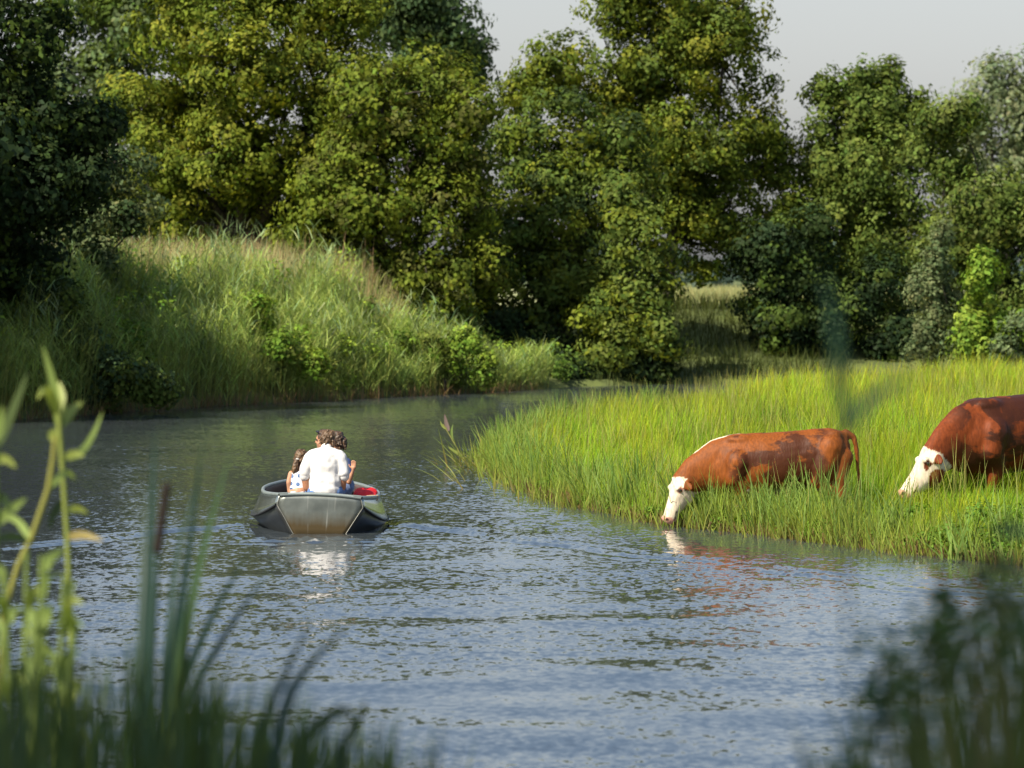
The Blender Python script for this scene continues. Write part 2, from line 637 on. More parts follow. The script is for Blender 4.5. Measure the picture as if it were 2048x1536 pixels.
make_tree('oak_tree', 'tall open oak standing against the sky right of centre', 109,
          [(1340, 70, 140), (1225, 130, 125), (1440, 130, 115), (1110, 150, 75), (1505, 260, 80), (1400, 290, 110), (1540, 330, 55),
           (1055, 190, 55), (1460, 410, 80), (1330, -30, 115), (1240, 10, 80), (1450, 30, 75), (1310, 240, 90), (1330, 340, 85), (1320, 440, 80), (1390, 430, 70), (1560, 430, 55), (1420, 500, 65), (1500, 470, 60), (1380, 360, 90, 1.5), (1480, 340, 80, 1.5), (1250, 220, 100, 1.2), (1550, 520, 50)],
          1330, G_OAK + [(.07, .10, .02)], seed=5, trunk_r=.24, dens=.8, open_=.2)
make_tree('alder_tree', 'dense dark green tree in front of the tall open oak', 101,
          [(1120, 290, 125), (1205, 390, 110), (1080, 430, 115), (1150, 540, 115), (1050, 590, 100), (1250, 290, 75), (1030, 300, 70), (1000, 500, 80)],
          1130, G_OAK[:2] + G_MAPLE[:2] + G_DARK[1:2], seed=6, trunk_r=.25)
make_tree('alder_bush', 'rounded leafy bush just left of the gap to the pale field', 98.5,
          [(1280, 500, 75), (1295, 600, 68), (1225, 630, 75), (1260, 420, 55), (1320, 670, 45), (1215, 700, 60)], 1265, G_MAPLE + G_OAK[1:2], seed=7, trunk_r=.1, cat='bush', clump=.4)
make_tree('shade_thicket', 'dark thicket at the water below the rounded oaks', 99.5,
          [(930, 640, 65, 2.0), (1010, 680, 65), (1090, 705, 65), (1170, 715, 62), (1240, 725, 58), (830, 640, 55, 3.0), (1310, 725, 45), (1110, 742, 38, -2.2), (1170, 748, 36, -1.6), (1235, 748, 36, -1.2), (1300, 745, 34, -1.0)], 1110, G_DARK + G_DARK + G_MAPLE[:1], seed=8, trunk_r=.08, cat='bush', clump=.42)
make_tree('maple_tree', 'bushy maple with spiky top between the oak and the far poplar', 110,
          [(1745, 225, 75), (1675, 255, 85), (1640, 350, 85), (1760, 350, 110), (1835, 290, 65), (1680, 450, 110), (1800, 470, 115), (1615, 470, 65),
           (1720, 330, 105, 1.2), (1700, 540, 90, 1.0), (1780, 170, 40), (1650, 190, 38), (1715, 170, 36), (1820, 215, 35)], 1720, G_MAPLE, seed=9, trunk_r=.26, upright=.35)
make_tree('maple_tree', 'green tree at the right edge in front of the far poplar', 105,
          [(1900, 320, 75), (1950, 430, 100), (2030, 500, 100), (1895, 520, 90), (1985, 610, 80), (2060, 620, 80), (1875, 245, 40), (1920, 240, 45), (2080, 420, 80)],
          1960, G_MAPLE + [(.09, .115, .03)], seed=10, trunk_r=.13, upright=.2)
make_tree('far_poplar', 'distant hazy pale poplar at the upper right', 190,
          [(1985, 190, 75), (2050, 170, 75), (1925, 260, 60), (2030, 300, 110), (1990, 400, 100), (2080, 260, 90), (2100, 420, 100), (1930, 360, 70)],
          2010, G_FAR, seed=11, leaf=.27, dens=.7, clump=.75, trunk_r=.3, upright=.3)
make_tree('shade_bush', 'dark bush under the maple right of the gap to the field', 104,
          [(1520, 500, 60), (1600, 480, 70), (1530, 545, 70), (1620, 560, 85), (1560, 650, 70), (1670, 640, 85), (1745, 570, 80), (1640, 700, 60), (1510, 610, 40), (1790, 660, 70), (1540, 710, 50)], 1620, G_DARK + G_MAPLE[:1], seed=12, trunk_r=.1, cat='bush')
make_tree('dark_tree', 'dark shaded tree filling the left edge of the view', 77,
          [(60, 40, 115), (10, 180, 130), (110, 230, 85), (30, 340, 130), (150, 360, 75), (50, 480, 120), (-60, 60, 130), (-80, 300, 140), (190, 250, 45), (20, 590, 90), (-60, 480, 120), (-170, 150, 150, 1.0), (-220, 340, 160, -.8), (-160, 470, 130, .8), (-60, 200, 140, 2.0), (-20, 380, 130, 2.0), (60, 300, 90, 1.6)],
          -70, G_DARK + G_DARK + G_MAPLE[:1], seed=13, trunk_r=.25, leaf=.145, dens=.85)  # shade put into dark leaf tints, paler ones for sunlit leaves
make_tree('sage_shrub', 'grey green shrub lit by sun beside the dark left tree', 83.5,
          [(195, 390, 85), (130, 460, 80), (245, 330, 55), (185, 520, 75), (110, 550, 60), (270, 430, 50)], 170, G_SAGE + G_DARK[:1], seed=14, trunk_r=.08, cat='shrub', leaf=.12, clump=.35)
make_tree('willow_shrub', 'slender silvery willow shrub at the meadow edge', 97.5,
          [(1870, 520, 38), (1865, 580, 45), (1890, 640, 55), (1850, 680, 45), (1880, 470, 22), (1915, 690, 45)], 1870, G_SAGE, seed=15, trunk_r=.05, cat='shrub', leaf=.11, clump=.28, upright=.5)
make_tree('young_alder', 'bright green young tree right of the willow shrub', 97,
          [(1962, 560, 34), (1955, 610, 45), (1985, 650, 45), (1940, 660, 42), (1965, 530, 18), (1960, 700, 50)], 1962, G_BRIGHT, seed=16, trunk_r=.05, cat='tree', leaf=.14, clump=.28, upright=.4)
make_tree('low_shrub', 'low pale shrub at the right edge of the meadow', 96.5,
          [(2030, 680, 40), (2060, 650, 40), (2000, 705, 32), (2090, 690, 50)], 2040, G_SAGE[:2] + G_BRIGHT[:1], seed=17, trunk_r=.04, cat='shrub', leaf=.12, clump=.28)

make_tree('nettle_bush', 'dark leafy bush on the shaded slope at the left edge', 77.6,
          [(40, 640, 62), (120, 610, 55), (170, 690, 55), (80, 740, 60), (250, 740, 50), (20, 770, 45), (310, 775, 34), (190, 780, 40)], 120, G_BLUE + G_MAPLE[:2], seed=19, trunk_r=.04, cat='bush', leaf=.11, clump=.3, dens=.8)
make_tree('willowherb_bush', 'bright green leafy bush in the reeds above the boat', 84.5,
          [(455, 655, 40), (520, 620, 34), (560, 700, 40), (480, 735, 34), (630, 720, 30)], 520, G_BRIGHT + G_MAPLE[2:], seed=20, trunk_r=.03, cat='bush', leaf=.10, clump=.26, dens=.7)
make_tree('willowherb_bush', 'low bright leafy bush at the right end of the reeds', 90.0,
          [(860, 700, 36), (925, 690, 32), (900, 740, 30), (970, 735, 28), (800, 690, 28)], 890, G_BRIGHT + G_MAPLE[1:], seed=22, trunk_r=.03, cat='bush', leaf=.10, clump=.26, dens=.7)
# trees left of the view; their shade falls on the left bank
for k, (tx, ty, hh) in enumerate(((-14.2, 77.4, 10.0), (-13.6, 73.4, 9.5), (-16.4, 71.0, 11.5))):
    Dk = ty
    pxk = 1024 + tx * FPX / Dk
    s_ = FPX / Dk
    pyk = lambda zz: HOR + (CAMZ - zz) * s_
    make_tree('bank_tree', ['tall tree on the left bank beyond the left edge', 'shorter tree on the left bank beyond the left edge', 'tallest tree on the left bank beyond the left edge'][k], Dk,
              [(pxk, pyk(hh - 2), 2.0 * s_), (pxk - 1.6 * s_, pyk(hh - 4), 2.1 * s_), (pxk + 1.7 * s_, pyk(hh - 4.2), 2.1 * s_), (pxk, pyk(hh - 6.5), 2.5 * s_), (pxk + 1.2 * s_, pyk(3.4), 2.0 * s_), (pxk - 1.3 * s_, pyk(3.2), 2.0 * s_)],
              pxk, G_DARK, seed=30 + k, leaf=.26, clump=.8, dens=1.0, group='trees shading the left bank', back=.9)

make_tree('hedge_bush', 'dark hedge bush behind the tan grass on the left crest', 108,
          [(120, 430, 90), (260, 440, 90), (380, 450, 90), (500, 460, 90), (620, 480, 80), (320, 380, 80), (720, 500, 80)], 380, G_DARK + G_MAPLE[:1], seed=18, trunk_r=.12, cat='bush')
# unseen tree above the view, added to shade the plants nearest the camera
for_tree = [(-3.2, 5.0, 6.6, 1.4), (-4.2, 3.8, 6.8, 1.5), (-3.4, 2.6, 7.4, 1.7), (-4.9, 5.0, 6.6, 1.2)]
Dt = 2.0
make_tree('added_shade_tree', 'unseen tree added over the viewpoint to shade the near plants', Dt,
          [(1024 + a_ * FPX / Dt, HOR + (CAMZ - c_) * FPX / Dt, d_ * FPX / Dt, b_ - Dt) for a_, b_, c_, d_ in for_tree], 1024 - 3.4 * FPX / Dt, G_OAK, seed=40, leaf=.3, clump=.7, dens=.7, back=1.0)

# distant wood seen through the gap
r = np.random.default_rng(77)
n = 9000
cx = r.uniform(-10, 60, n)
top = 3.0 + .7 * np.sin(cx * .35) + .5 * np.sin(cx * 1.1 + 1)
pos = np.column_stack([cx, 282 + r.uniform(-3, 4, n), 1.8 + top * r.random(n) ** .7])
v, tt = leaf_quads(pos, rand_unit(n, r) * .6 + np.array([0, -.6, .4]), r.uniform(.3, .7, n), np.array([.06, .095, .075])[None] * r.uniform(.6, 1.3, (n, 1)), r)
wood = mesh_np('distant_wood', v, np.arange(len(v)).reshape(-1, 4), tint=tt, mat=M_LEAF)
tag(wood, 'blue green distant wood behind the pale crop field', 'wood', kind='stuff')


# ------------------------------------------------------------------ blades
def blades(root, h, wdt, az, lean, curve, c0, c1, segs=2, r=rng, face=None):
    """Strips: root (n,3), height, width, azimuth of lean, lean angle, extra bend; colours at base and tip."""
    n = len(root)
    dirh = np.column_stack([np.cos(az), np.sin(az), np.zeros(n)])
    fa = r.uniform(0, 2 * np.pi, n) if face is None else face
    side = np.column_stack([np.cos(fa), np.sin(fa), np.zeros(n)])
    V = np.empty((n, segs + 1, 2, 3))
    T = np.empty((n, segs + 1, 2, 3))
    p = root.copy()
    seg = h / segs
    for k in range(segs + 1):
        f = k / segs
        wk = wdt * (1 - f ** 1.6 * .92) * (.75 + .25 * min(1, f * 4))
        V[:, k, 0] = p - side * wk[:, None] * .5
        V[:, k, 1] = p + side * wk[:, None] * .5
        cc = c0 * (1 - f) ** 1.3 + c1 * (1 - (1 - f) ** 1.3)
        T[:, k, 0] = cc
        T[:, k, 1] = cc
        ang = lean + curve * (k + .5) / segs
        p = p + (dirh * np.sin(ang)[:, None] + np.array([0, 0, 1.0]) * np.cos(ang)[:, None]) * seg[:, None]
    base = np.arange(n)[:, None] * (segs + 1) * 2
    Fq = []
    for k in range(segs):
        a_ = k * 2
        Fq.append(np.concatenate([base + a_, base + a_ + 1, base + a_ + 3, base + a_ + 2], axis=1))
    Fq = np.stack(Fq, 1).reshape(-1, 4)
    return V.reshape(-1, 3), Fq, T.reshape(-1, 3)


class Veg:
    def __init__(s):
        s.V, s.F, s.T, s.n = [], [], [], 0

    def add(s, V, F, T):
        s.V.append(V)
        s.F.append(F + s.n)
        s.T.append(T)
        s.n += len(V)

    def build(s, name, mat, parent=None):
        return mesh_np(name, np.vstack(s.V), np.vstack(s.F), tint=np.vstack(s.T), mat=mat, parent=parent)


def sample(n, x0, x1, y0, y1, test, r):
    out_ = np.empty((0, 2))
    while len(out_) < n:
        q = np.column_stack([r.uniform(x0, x1, n * 2), r.uniform(y0, y1, n * 2)])
        q = q[test(q)]
        if len(q) == 0: continue
        out_ = np.vstack([out_, q])
    return out_[:n]


def in_view(q, m_=.12):
    return np.abs(q[:, 0]) < q[:, 1] * (.1333) * (1 + m_) + .6


def jit(c, n, r, a=.18, hue=.1):
    c = np.asarray(c)[None] * (1 + a * r.normal(size=(n, 1))).clip(.45, 1.7)
    c[:, 0] *= (1 + hue * r.normal(size=n)).clip(.6, 1.5)
    return c.clip(.003, .7)


def patch(q, sc_, r_=0.0):
    """Smooth patchy value 0..1 over the ground."""
    x, y = q[:, 0] * sc_, q[:, 1] * sc_ * .6
    v = np.sin(x * 1.7 + 1.1 * np.sin(y * 1.3 + r_)) + np.sin(y * 2.1 + 1.4 * np.sin(x * .9 + 2 + r_)) + .6 * np.sin(3.1 * x + 2.3 * y + r_)
    return smooth01(v / 4.2 + .5)


# meadow grass on the inside of the bend
r = np.random.default_rng(5)
veg = Veg()


def meadow_test(q):
    return in_poly(q, MEADOW_POLY) & in_view(q)


def grass_layer(n, y0, y1, hmean, wmean, ctip, cbase, yb=1.0):
    q = sample(n, -1.5, 14, y0, y1, meadow_test, r)
    s_ = seg_dist(q, WATER_POLY)
    z = ground_z(q)
    pv = patch(q, .8)
    short = 1 - .50 * smooth01((q[:, 0] - 3.2) / .8) * smooth01((43.4 - q[:, 1]) / 1.2)      # grazed down where the cattle come to the water
    h = hmean * short * r.uniform(.55, 1.35, n) * (.75 + .5 * pv) * (.75 + .25 * smooth01(s_ / 3))
    wd = wmean * r.uniform(.6, 1.4, n)
    p2_ = patch(q, 2.6, 3.0)
    tip = jit(ctip, n, r, .28, .16) * (1 + .5 * (pv - .5))[:, None]
    tip[:, 0] *= .72 + .5 * p2_
    h = h * (.8 + .4 * p2_)
    bas = jit(cbase, n, r)
    az = np.where(r.random(n) < .5, r.normal(.3, .8, n), r.uniform(0, 2 * np.pi, n))
    V, F_, T = blades(np.column_stack([q, z - .03]), h, wd, az, np.abs(r.normal(.10, .12, n)), np.abs(r.normal(.35, .3, n)), bas, tip, 2, r,
                      face=r.normal(0, .9, n))
    veg.add(V, F_, T)


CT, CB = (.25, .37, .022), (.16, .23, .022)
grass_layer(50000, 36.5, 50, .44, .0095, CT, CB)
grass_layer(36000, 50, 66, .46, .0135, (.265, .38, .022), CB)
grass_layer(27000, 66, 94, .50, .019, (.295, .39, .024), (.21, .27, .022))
# duller flowering stalks among the grass
n = 5000
q = sample(n, -1, 14, 40, 92, meadow_test, r)
V, F_, T = blades(np.column_stack([q, ground_z(q)]), r.uniform(.5, .85, n), r.uniform(.006, .014, n), r.uniform(0, 6.3, n), np.abs(r.normal(.1, .1, n)), r.uniform(0, .3, n),
                  jit((.2, .25, .04), n, r), jit((.33, .32, .10), n, r), 2, r, face=r.normal(0, .6, n))
veg.add(V, F_, T)
# darker rush tufts and paler tussocks scattered through it
for k in range(110):
    q0 = sample(1, 0, 12, 42, 84, meadow_test, r)[0]
    nb = r.integers(16, 36)
    q = q0 + r.normal(0, .16, (nb, 2))
    dk = r.random() < .6
    ct = (.13, .22, .03) if dk else (.36, .40, .09)
    V, F_, T = blades(np.column_stack([q, ground_z(q) - .03]), r.uniform(.4, .75, nb), r.uniform(.012, .026, nb), r.uniform(0, 6.3, nb), np.abs(r.normal(.18, .14, nb)), np.abs(r.normal(.4, .4, nb)), jit((.13, .18, .03), nb, r), jit(ct, nb, r, .25), 3, r, face=r.normal(0, .8, nb))
    veg.add(V, F_, T)
tag(veg.build('meadow_grass', M_GRASS), 'bright yellow green long grass of the riverside meadow', 'grass', kind='stuff')

# sedge and sweet-grass fringe at the water's edge of the meadow
r = np.random.default_rng(6)
veg = Veg()
edge = np.array([p for p in RIGHT_BANK if 34 < p[1] < 78])
seglen = np.hypot(*np.diff(edge, axis=0).T)
cum = np.concatenate([[0], np.cumsum(seglen)])


def along(tv):
    i = np.clip(np.searchsorted(cum, tv) - 1, 0, len(seglen) - 1)
    f = (tv - cum[i]) / seglen[i]
    a_ = edge[i]
    b_ = edge[i + 1]
    d_ = (b_ - a_) / seglen[i][:, None]
    return a_ + (b_ - a_) * f[:, None], np.column_stack([d_[:, 1], -d_[:, 0]])   # point, normal to the right of travel = inland


n = 15000
tv = r.random(n) ** .9 * cum[-1]
p_, nr = along(tv)
clus = .5 + .5 * np.sin(tv * 2.3) * np.sin(tv * .83 + 1)
off = r.normal(.16, .22, n) - .10 * clus
q = p_ + nr * off[:, None]
keep = r.random(n) < .45 + .55 * clus
q, tvk, offk = q[keep], tv[keep], off[keep]
n = len(q)
z = np.maximum(ground_z(q), -.12)
dead = r.random(n) < .16
tip = np.where(dead[:, None], jit((.30, .24, .10), n, r), jit((.24, .34, .045), n, r))
bas = np.where(r.random(n)[:, None] < .7, jit((.17, .11, .045), n, r), jit((.14, .19, .04), n, r))
h = r.uniform(.22, .62, n) * np.where(dead, .6, 1)
V, F_, T = blades(np.column_stack([q, z - .05]), h, r.uniform(.010, .022, n), r.uniform(0, 6.3, n), np.abs(r.normal(.12, .14, n)), np.abs(r.normal(.3, .35, n)), bas, tip, 2, r, face=r.normal(0, .7, n))
veg.add(V, F_, T)
# brown stubble and dead stalks at the very edge
n = 6500
tv = r.random(n) * cum[-1]
p_, nr = along(tv)
q = p_ + nr * r.normal(.0, .07, n)[:, None]
V, F_, T = blades(np.column_stack([q, np.full(n, -.04)]), r.uniform(.08, .24, n), r.uniform(.010, .022, n), r.uniform(0, 6.3, n), np.abs(r.normal(.25, .3, n)), np.abs(r.normal(.3, .5, n)), jit((.055, .035, .018), n, r), jit((.26, .18, .085), n, r, .35), 2, r, face=r.normal(0, .8, n))
veg.add(V, F_, T)
# broad sedge blades in tufts
nt_ = 150
tt_ = r.random(nt_) * cum[-1]
pc, nr = along(tt_)
for k in range(nt_):
    nb = r.integers(14, 34)
    c = pc[k] + nr[k] * r.uniform(-.12, .55)
    q = c + r.normal(0, .09, (nb, 2))
    z = np.maximum(ground_z(q), -.1)
    V, F_, T = blades(np.column_stack([q, z - .05]), r.uniform(.35, .85, nb), r.uniform(.014, .028, nb), r.uniform(0, 6.3, nb), np.abs(r.normal(.14, .12, nb)), np.abs(r.normal(.35, .4, nb)),
                      jit((.17, .20, .06), nb, r), jit((.19, .30, .06), nb, r), 4, r, face=r.normal(0, .7, nb))
    veg.add(V, F_, T)
# a few stalks lying out on the water at the tip of the bank
for k in range(70):
    c = np.array([-.45, 56.0]) + r.normal(0, 1, 2) * np.array([.35, 2.2])
    V, F_, T = blades(np.array([[c[0], c[1], -.03]]), r.uniform(.2, .7, 1), r.uniform(.015, .03, 1), r.uniform(2.4, 4.2, 1), r.uniform(.2, 1.1, 1), r.uniform(.1, .6, 1),
                      jit((.25, .2, .07), 1, r), jit((.22, .30, .06), 1, r), 3, r, face=r.normal(0, .5, 1))
    veg.add(V, F_, T)
tag(veg.build('bank_sedge', M_GRASS), 'sedge and dead stalks fringing the meadow at the water', 'sedge', kind='stuff')

# small-leaved herbs (cress) on the muddy edge
r = np.random.default_rng(8)
Vs, Ts = [], []
spots = [(1905, 1085, 38.4, .20), (1870, 1090, 38.6, .16), (2030, 1095, 37.6, .26), (2000, 1070, 38.0, .2), (1590, 960, 41.6, .16), (1620, 975, 41.2, .14), (1400, 1030, 42.8, .14),
         (1560, 1060, 41.6, .12), (1760, 1075, 39.6, .12), (1345, 910, 48, .2), (1375, 935, 47, .2), (1965, 1010, 40, .2), (2040, 1020, 39.5, .2), (1835, 1010, 41, .16)]
te = r.random(46) * cum[-1] * .62
pe, ne = along(te)
spots += [(None, pe[k_] + ne[k_] * r.uniform(-.02, .3), 0, r.uniform(.07, .16)) for k_ in range(46)]
for px, py, D, rr in spots:
    c = P(px, py, D) if px is not None else Vector((py[0], py[1], 0))
    g = gz(c.x, c.y)
    nl = int(420 * min(1, rr / .16))
    q = rand_unit(nl, r) * (rr * r.random(nl) ** .45)[:, None]
    pos = np.array([c.x, c.y, max(g, 0) + rr * .7]) + q * np.array([1.25, 1.1, .85])
    N = q / (rr * 1.2) + rand_unit(nl, r) * .6 + np.array([0, 0, .6])
    N /= np.linalg.norm(N, axis=1, keepdims=True)
    v, tt = leaf_quads(pos, N, r.uniform(.03, .06, nl), jit((.12, .22, .025), nl, r, .25), r, aspect=.8)
    Vs.append(v)
    Ts.append(tt)
v = np.vstack(Vs)
tag(mesh_np('bank_herbs', v, np.arange(len(v)).reshape(-1, 4), tint=np.vstack(Ts), mat=M_GRASS), 'low round-leaved herbs along the muddy meadow edge', 'herbs', kind='stuff')


# rough grass on the bank below the gap
r = np.random.default_rng(18)
veg = Veg()
n = 7000
q = sample(n, 1.0, 9.0, 97, 112, lambda a_: (~in_poly(a_, WATER_POLY)) & (~in_poly(a_, MEADOW_POLY)), r)
V, F_, T = blades(np.column_stack([q, ground_z(q) - .03]), r.uniform(.2, .65, n), r.uniform(.02, .035, n), r.uniform(0, 6.3, n), np.abs(r.normal(.15, .15, n)), np.abs(r.normal(.4, .3, n)), jit((.05, .06, .02), n, r, .3), jit((.075, .10, .022), n, r, .35), 2, r)  # shade on the slope put into the dark blade colours
veg.add(V, F_, T)
n = 7000
q = sample(n, 2.0, 14.0, 118, 190, lambda a_: a_[:, 0] > 0, r)
V, F_, T = blades(np.column_stack([q, ground_z(q) - .03]), r.uniform(.3, .7, n), r.uniform(.03, .05, n), r.uniform(0, 6.3, n), np.abs(r.normal(.1, .1, n)), np.abs(r.normal(.3, .3, n)), jit((.22, .24, .10), n, r), jit((.36, .36, .18), n, r), 2, r)
veg.add(V, F_, T)
tag(veg.build('bank_grass', M_GRASS), 'rough grass on the far bank below the gap in the trees', 'grass', kind='stuff')

# reed bed and tall grass on the far bank
r = np.random.default_rng(9)
veg = Veg()


def far_test(q):
    s_ = seg_dist(q, np.array(FAR_BANK), False)
    return (~in_poly(q, WATER_POLY)) & (~in_poly(q, MEADOW_POLY)) & (s_ < 11) & in_view(q, .1)


def far_density(q):
    s_ = seg_dist(q, np.array(FAR_BANK), False)
    lim = np.interp(q[:, 0], [-12, -5, -2.5, -.6, .6, 6], [7.5, 6.3, 3.8, 2.0, .9, .4])
    return s_, lim


def reed_layer(n, hmin, hmax, near, far_, cb, ct, leaves, lw):
    q = sample(n, -13, .9, 66, 104, lambda a_: far_test(a_) & ((lambda sl: (sl[0] > near * sl[1]) & (sl[0] < far_ * sl[1]))(far_density(a_))), r)
    z = ground_z(q)
    scale_ = np.interp(q[:, 0], [-12, -5, -3, 0, 3], [1.05, 1.0, .78, .5, .45])
    pv = patch(q, 1.5, 1.0)
    h = r.uniform(hmin, hmax, n) * scale_ * (.55 + .85 * pv)
    root = np.column_stack([q, np.maximum(z, -.1) - .05])
    az = r.normal(.2, .9, n)
    lean = np.abs(r.normal(.08, .08, n))
    V, F_, T = blades(root, h, r.uniform(.010, .018, n), az, lean, r.uniform(0, .2, n), jit(cb, n, r), jit(ct, n, r), 2, r, face=r.normal(0, .5, n))
    veg.add(V, F_, T)
    for k in range(leaves):
        f = r.uniform(.22, 1.0, n)
        dirh = np.column_stack([np.cos(az), np.sin(az), np.zeros(n)])
        p = root + (dirh * np.sin(lean)[:, None] + np.array([0, 0, 1.]) * np.cos(lean)[:, None]) * (h * f)[:, None]
        tip = jit(ct, n, r, .25) * (.6 + .75 * patch(q, 2.3, 4.0))[:, None]
        V, F_, T = blades(p, r.uniform(.25, .55, n), r.uniform(.7, 1.3, n) * lw, r.uniform(0, 6.3, n), r.uniform(.15, .6, n), r.uniform(.6, 1.5, n), tip, tip, 2, r)
        veg.add(V, F_, T)


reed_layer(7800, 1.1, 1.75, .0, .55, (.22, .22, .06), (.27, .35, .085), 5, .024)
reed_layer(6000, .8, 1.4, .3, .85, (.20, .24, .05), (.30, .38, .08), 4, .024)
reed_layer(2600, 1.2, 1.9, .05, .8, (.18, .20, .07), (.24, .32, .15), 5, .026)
# tall tan seed-headed grass along the crest on the left
n = 15000
q = sample(n, -12.5, -2.6, 72, 100, lambda a_: far_test(a_) & ((lambda sl: (sl[0] > .62 * sl[1]) & (sl[0] < 1.25 * sl[1]))(far_density(a_))), r)
h = r.uniform(1.05, 2.0, n) * np.interp(q[:, 0], [-12, -6, -4, -2.5], [1, 1, .85, .6])
V, F_, T = blades(np.column_stack([q, ground_z(q) - .03]), h, r.uniform(.010, .022, n), r.normal(.2, .8, n), np.abs(r.normal(.08, .07, n)), r.uniform(0, .35, n),
                  jit((.20, .22, .07), n, r), jit((.52, .44, .22), n, r), 2, r, face=r.normal(0, .6, n))
veg.add(V, F_, T)
n = 120
q = sample(n, -11.5, -2.8, 74, 98, lambda a_: far_test(a_) & ((lambda sl: (sl[0] > .6 * sl[1]) & (sl[0] < 1.2 * sl[1]))(far_density(a_))), r)
V, F_, T = blades(np.column_stack([q, ground_z(q)]), r.uniform(1.7, 2.25, n), r.uniform(.03, .05, n), r.uniform(0, 6.3, n), np.abs(r.normal(.05, .05, n)), r.uniform(0, .25, n), jit((.24, .2, .1), n, r), jit((.25, .16, .09), n, r), 3, r, face=r.normal(0, .4, n))
veg.add(V, F_, T)
# dead brown litter at the waterline
n = 1500
tv = r.uniform(66, 94, n)
fb = np.array([p for p in FAR_BANK if 60 < p[1] < 99])[::-1]
qx = np.interp(tv, fb[:, 1], fb[:, 0])
q = np.column_stack([qx + r.normal(0, .12, n), tv + r.normal(.1, .15, n)])
V, F_, T = blades(np.column_stack([q, np.full(n, -.04)]), r.uniform(.15, .45, n), r.uniform(.015, .03, n), r.uniform(0, 6.3, n), r.uniform(0, .6, n), r.uniform(0, .6, n), jit((.16, .10, .05), n, r), jit((.27, .19, .09), n, r), 2, r)
veg.add(V, F_, T)
tag(veg.build('reed_bed', M_REED), 'dense reeds and tan seeding grass covering the far bank', 'reeds', kind='stuff')
# leafy weeds between the reeds
Vs, Ts = [], []
r = np.random.default_rng(10)
q = sample(380, -12, 1.6, 74, 104, lambda a_: far_test(a_) & ((lambda sl: (sl[0] > .05 * sl[1]) & (sl[0] < 1.3 * sl[1] + .6))(far_density(a_))), r)
zz = ground_z(q)
for k in range(len(q)):
    rr = r.uniform(.22, .55)
    nl = 120
    e = rand_unit(nl, r) * (rr * r.random(nl) ** .45)[:, None]
    hh = r.uniform(.3, 1.35) * np.interp(q[k, 0], [-10, -4, 0], [1.1, .9, .5])
    pos = np.array([q[k, 0], q[k, 1], zz[k] + hh]) + e
    N = e / rr * .6 + rand_unit(nl, r) * .6 + np.array([0, -.2, .5])
    N /= np.linalg.norm(N, axis=1, keepdims=True)
    colr = [(.15, .25, .028), (.23, .33, .04), (.10, .17, .03)][r.integers(3)]
    v, tt = leaf_quads(pos, N, r.uniform(.07, .14, nl), jit(colr, nl, r, .25), r)
    Vs.append(v)
    Ts.append(tt)
v = np.vstack(Vs)
tag(mesh_np('bank_weeds', v, np.arange(len(v)).reshape(-1, 4), tint=np.vstack(Ts), mat=M_LEAF), 'leafy green weeds growing through the far bank reeds', 'weeds', kind='stuff')

# taller sedge standing in front of the drinking cow
r = np.random.default_rng(61)
veg = Veg()
for k in range(120):
    px_ = r.uniform(1390, 1720)
    yy = np.interp((px_ - 1024) / FPX * 41.6, [1.75, 2.6, 3.5, 4.33], [43.0, 41.6, 39.8, 38.0]) + r.uniform(.05, .75)
    nb = r.integers(8, 20)
    c = np.array([(px_ - 1024) / FPX * yy, yy])
    q = c + r.normal(0, .07, (nb, 2))
    z = np.maximum(ground_z(q), -.1)
    V, F_, T = blades(np.column_stack([q, z - .05]), r.uniform(.24, .58, nb) * r.choice([.6, 1, 1.15]), r.uniform(.012, .024, nb), r.uniform(0, 6.3, nb), np.abs(r.normal(.12, .12, nb)), np.abs(r.normal(.3, .35, nb)),
                      jit((.19, .13, .055), nb, r), jit((.23, .33, .045), nb, r, .3), 4, r, face=r.normal(0, .7, nb))
    veg.add(V, F_, T)
tag(veg.build('sedge_fringe', M_GRASS), 'taller sedge blades at the water in front of the drinking cow', 'sedge', kind='stuff')
# ------------------------------------------------------------------ solid shapes for bodies
def ball(c, rad, rot=None, nu=14, nv=9):
    c = np.array(c, float)
    rad = np.array([rad] * 3 if np.isscalar(rad) else rad, float)
    V = [(0, 0, 1)]
    for j in range(1, nv):
        th = math.pi * j / nv
        for i in range(nu):
            ph = 2 * math.pi * i / nu
            V.append((math.sin(th) * math.cos(ph), math.sin(th) * math.sin(ph), math.cos(th)))
    V.append((0, 0, -1))
    V = np.array(V) * rad
    if rot is not None:
        V = V @ np.array(rot.to_3x3() if isinstance(rot, Matrix) else rot).T
    V = V + c
    F_ = []
    for i in range(nu):
        F_.append((0, 1 + i, 1 + (i + 1) % nu))
    for j in range(nv - 2):
        for i in range(nu):
            a_, b_ = 1 + j * nu + i, 1 + j * nu + (i + 1) % nu
            F_.append((a_, a_ + nu, b_ + nu, b_))
    e = len(V) - 1
    for i in range(nu):
        F_.append((e, 1 + (nv - 2) * nu + (i + 1) % nu, 1 + (nv - 2) * nu + i))
    return V, F_


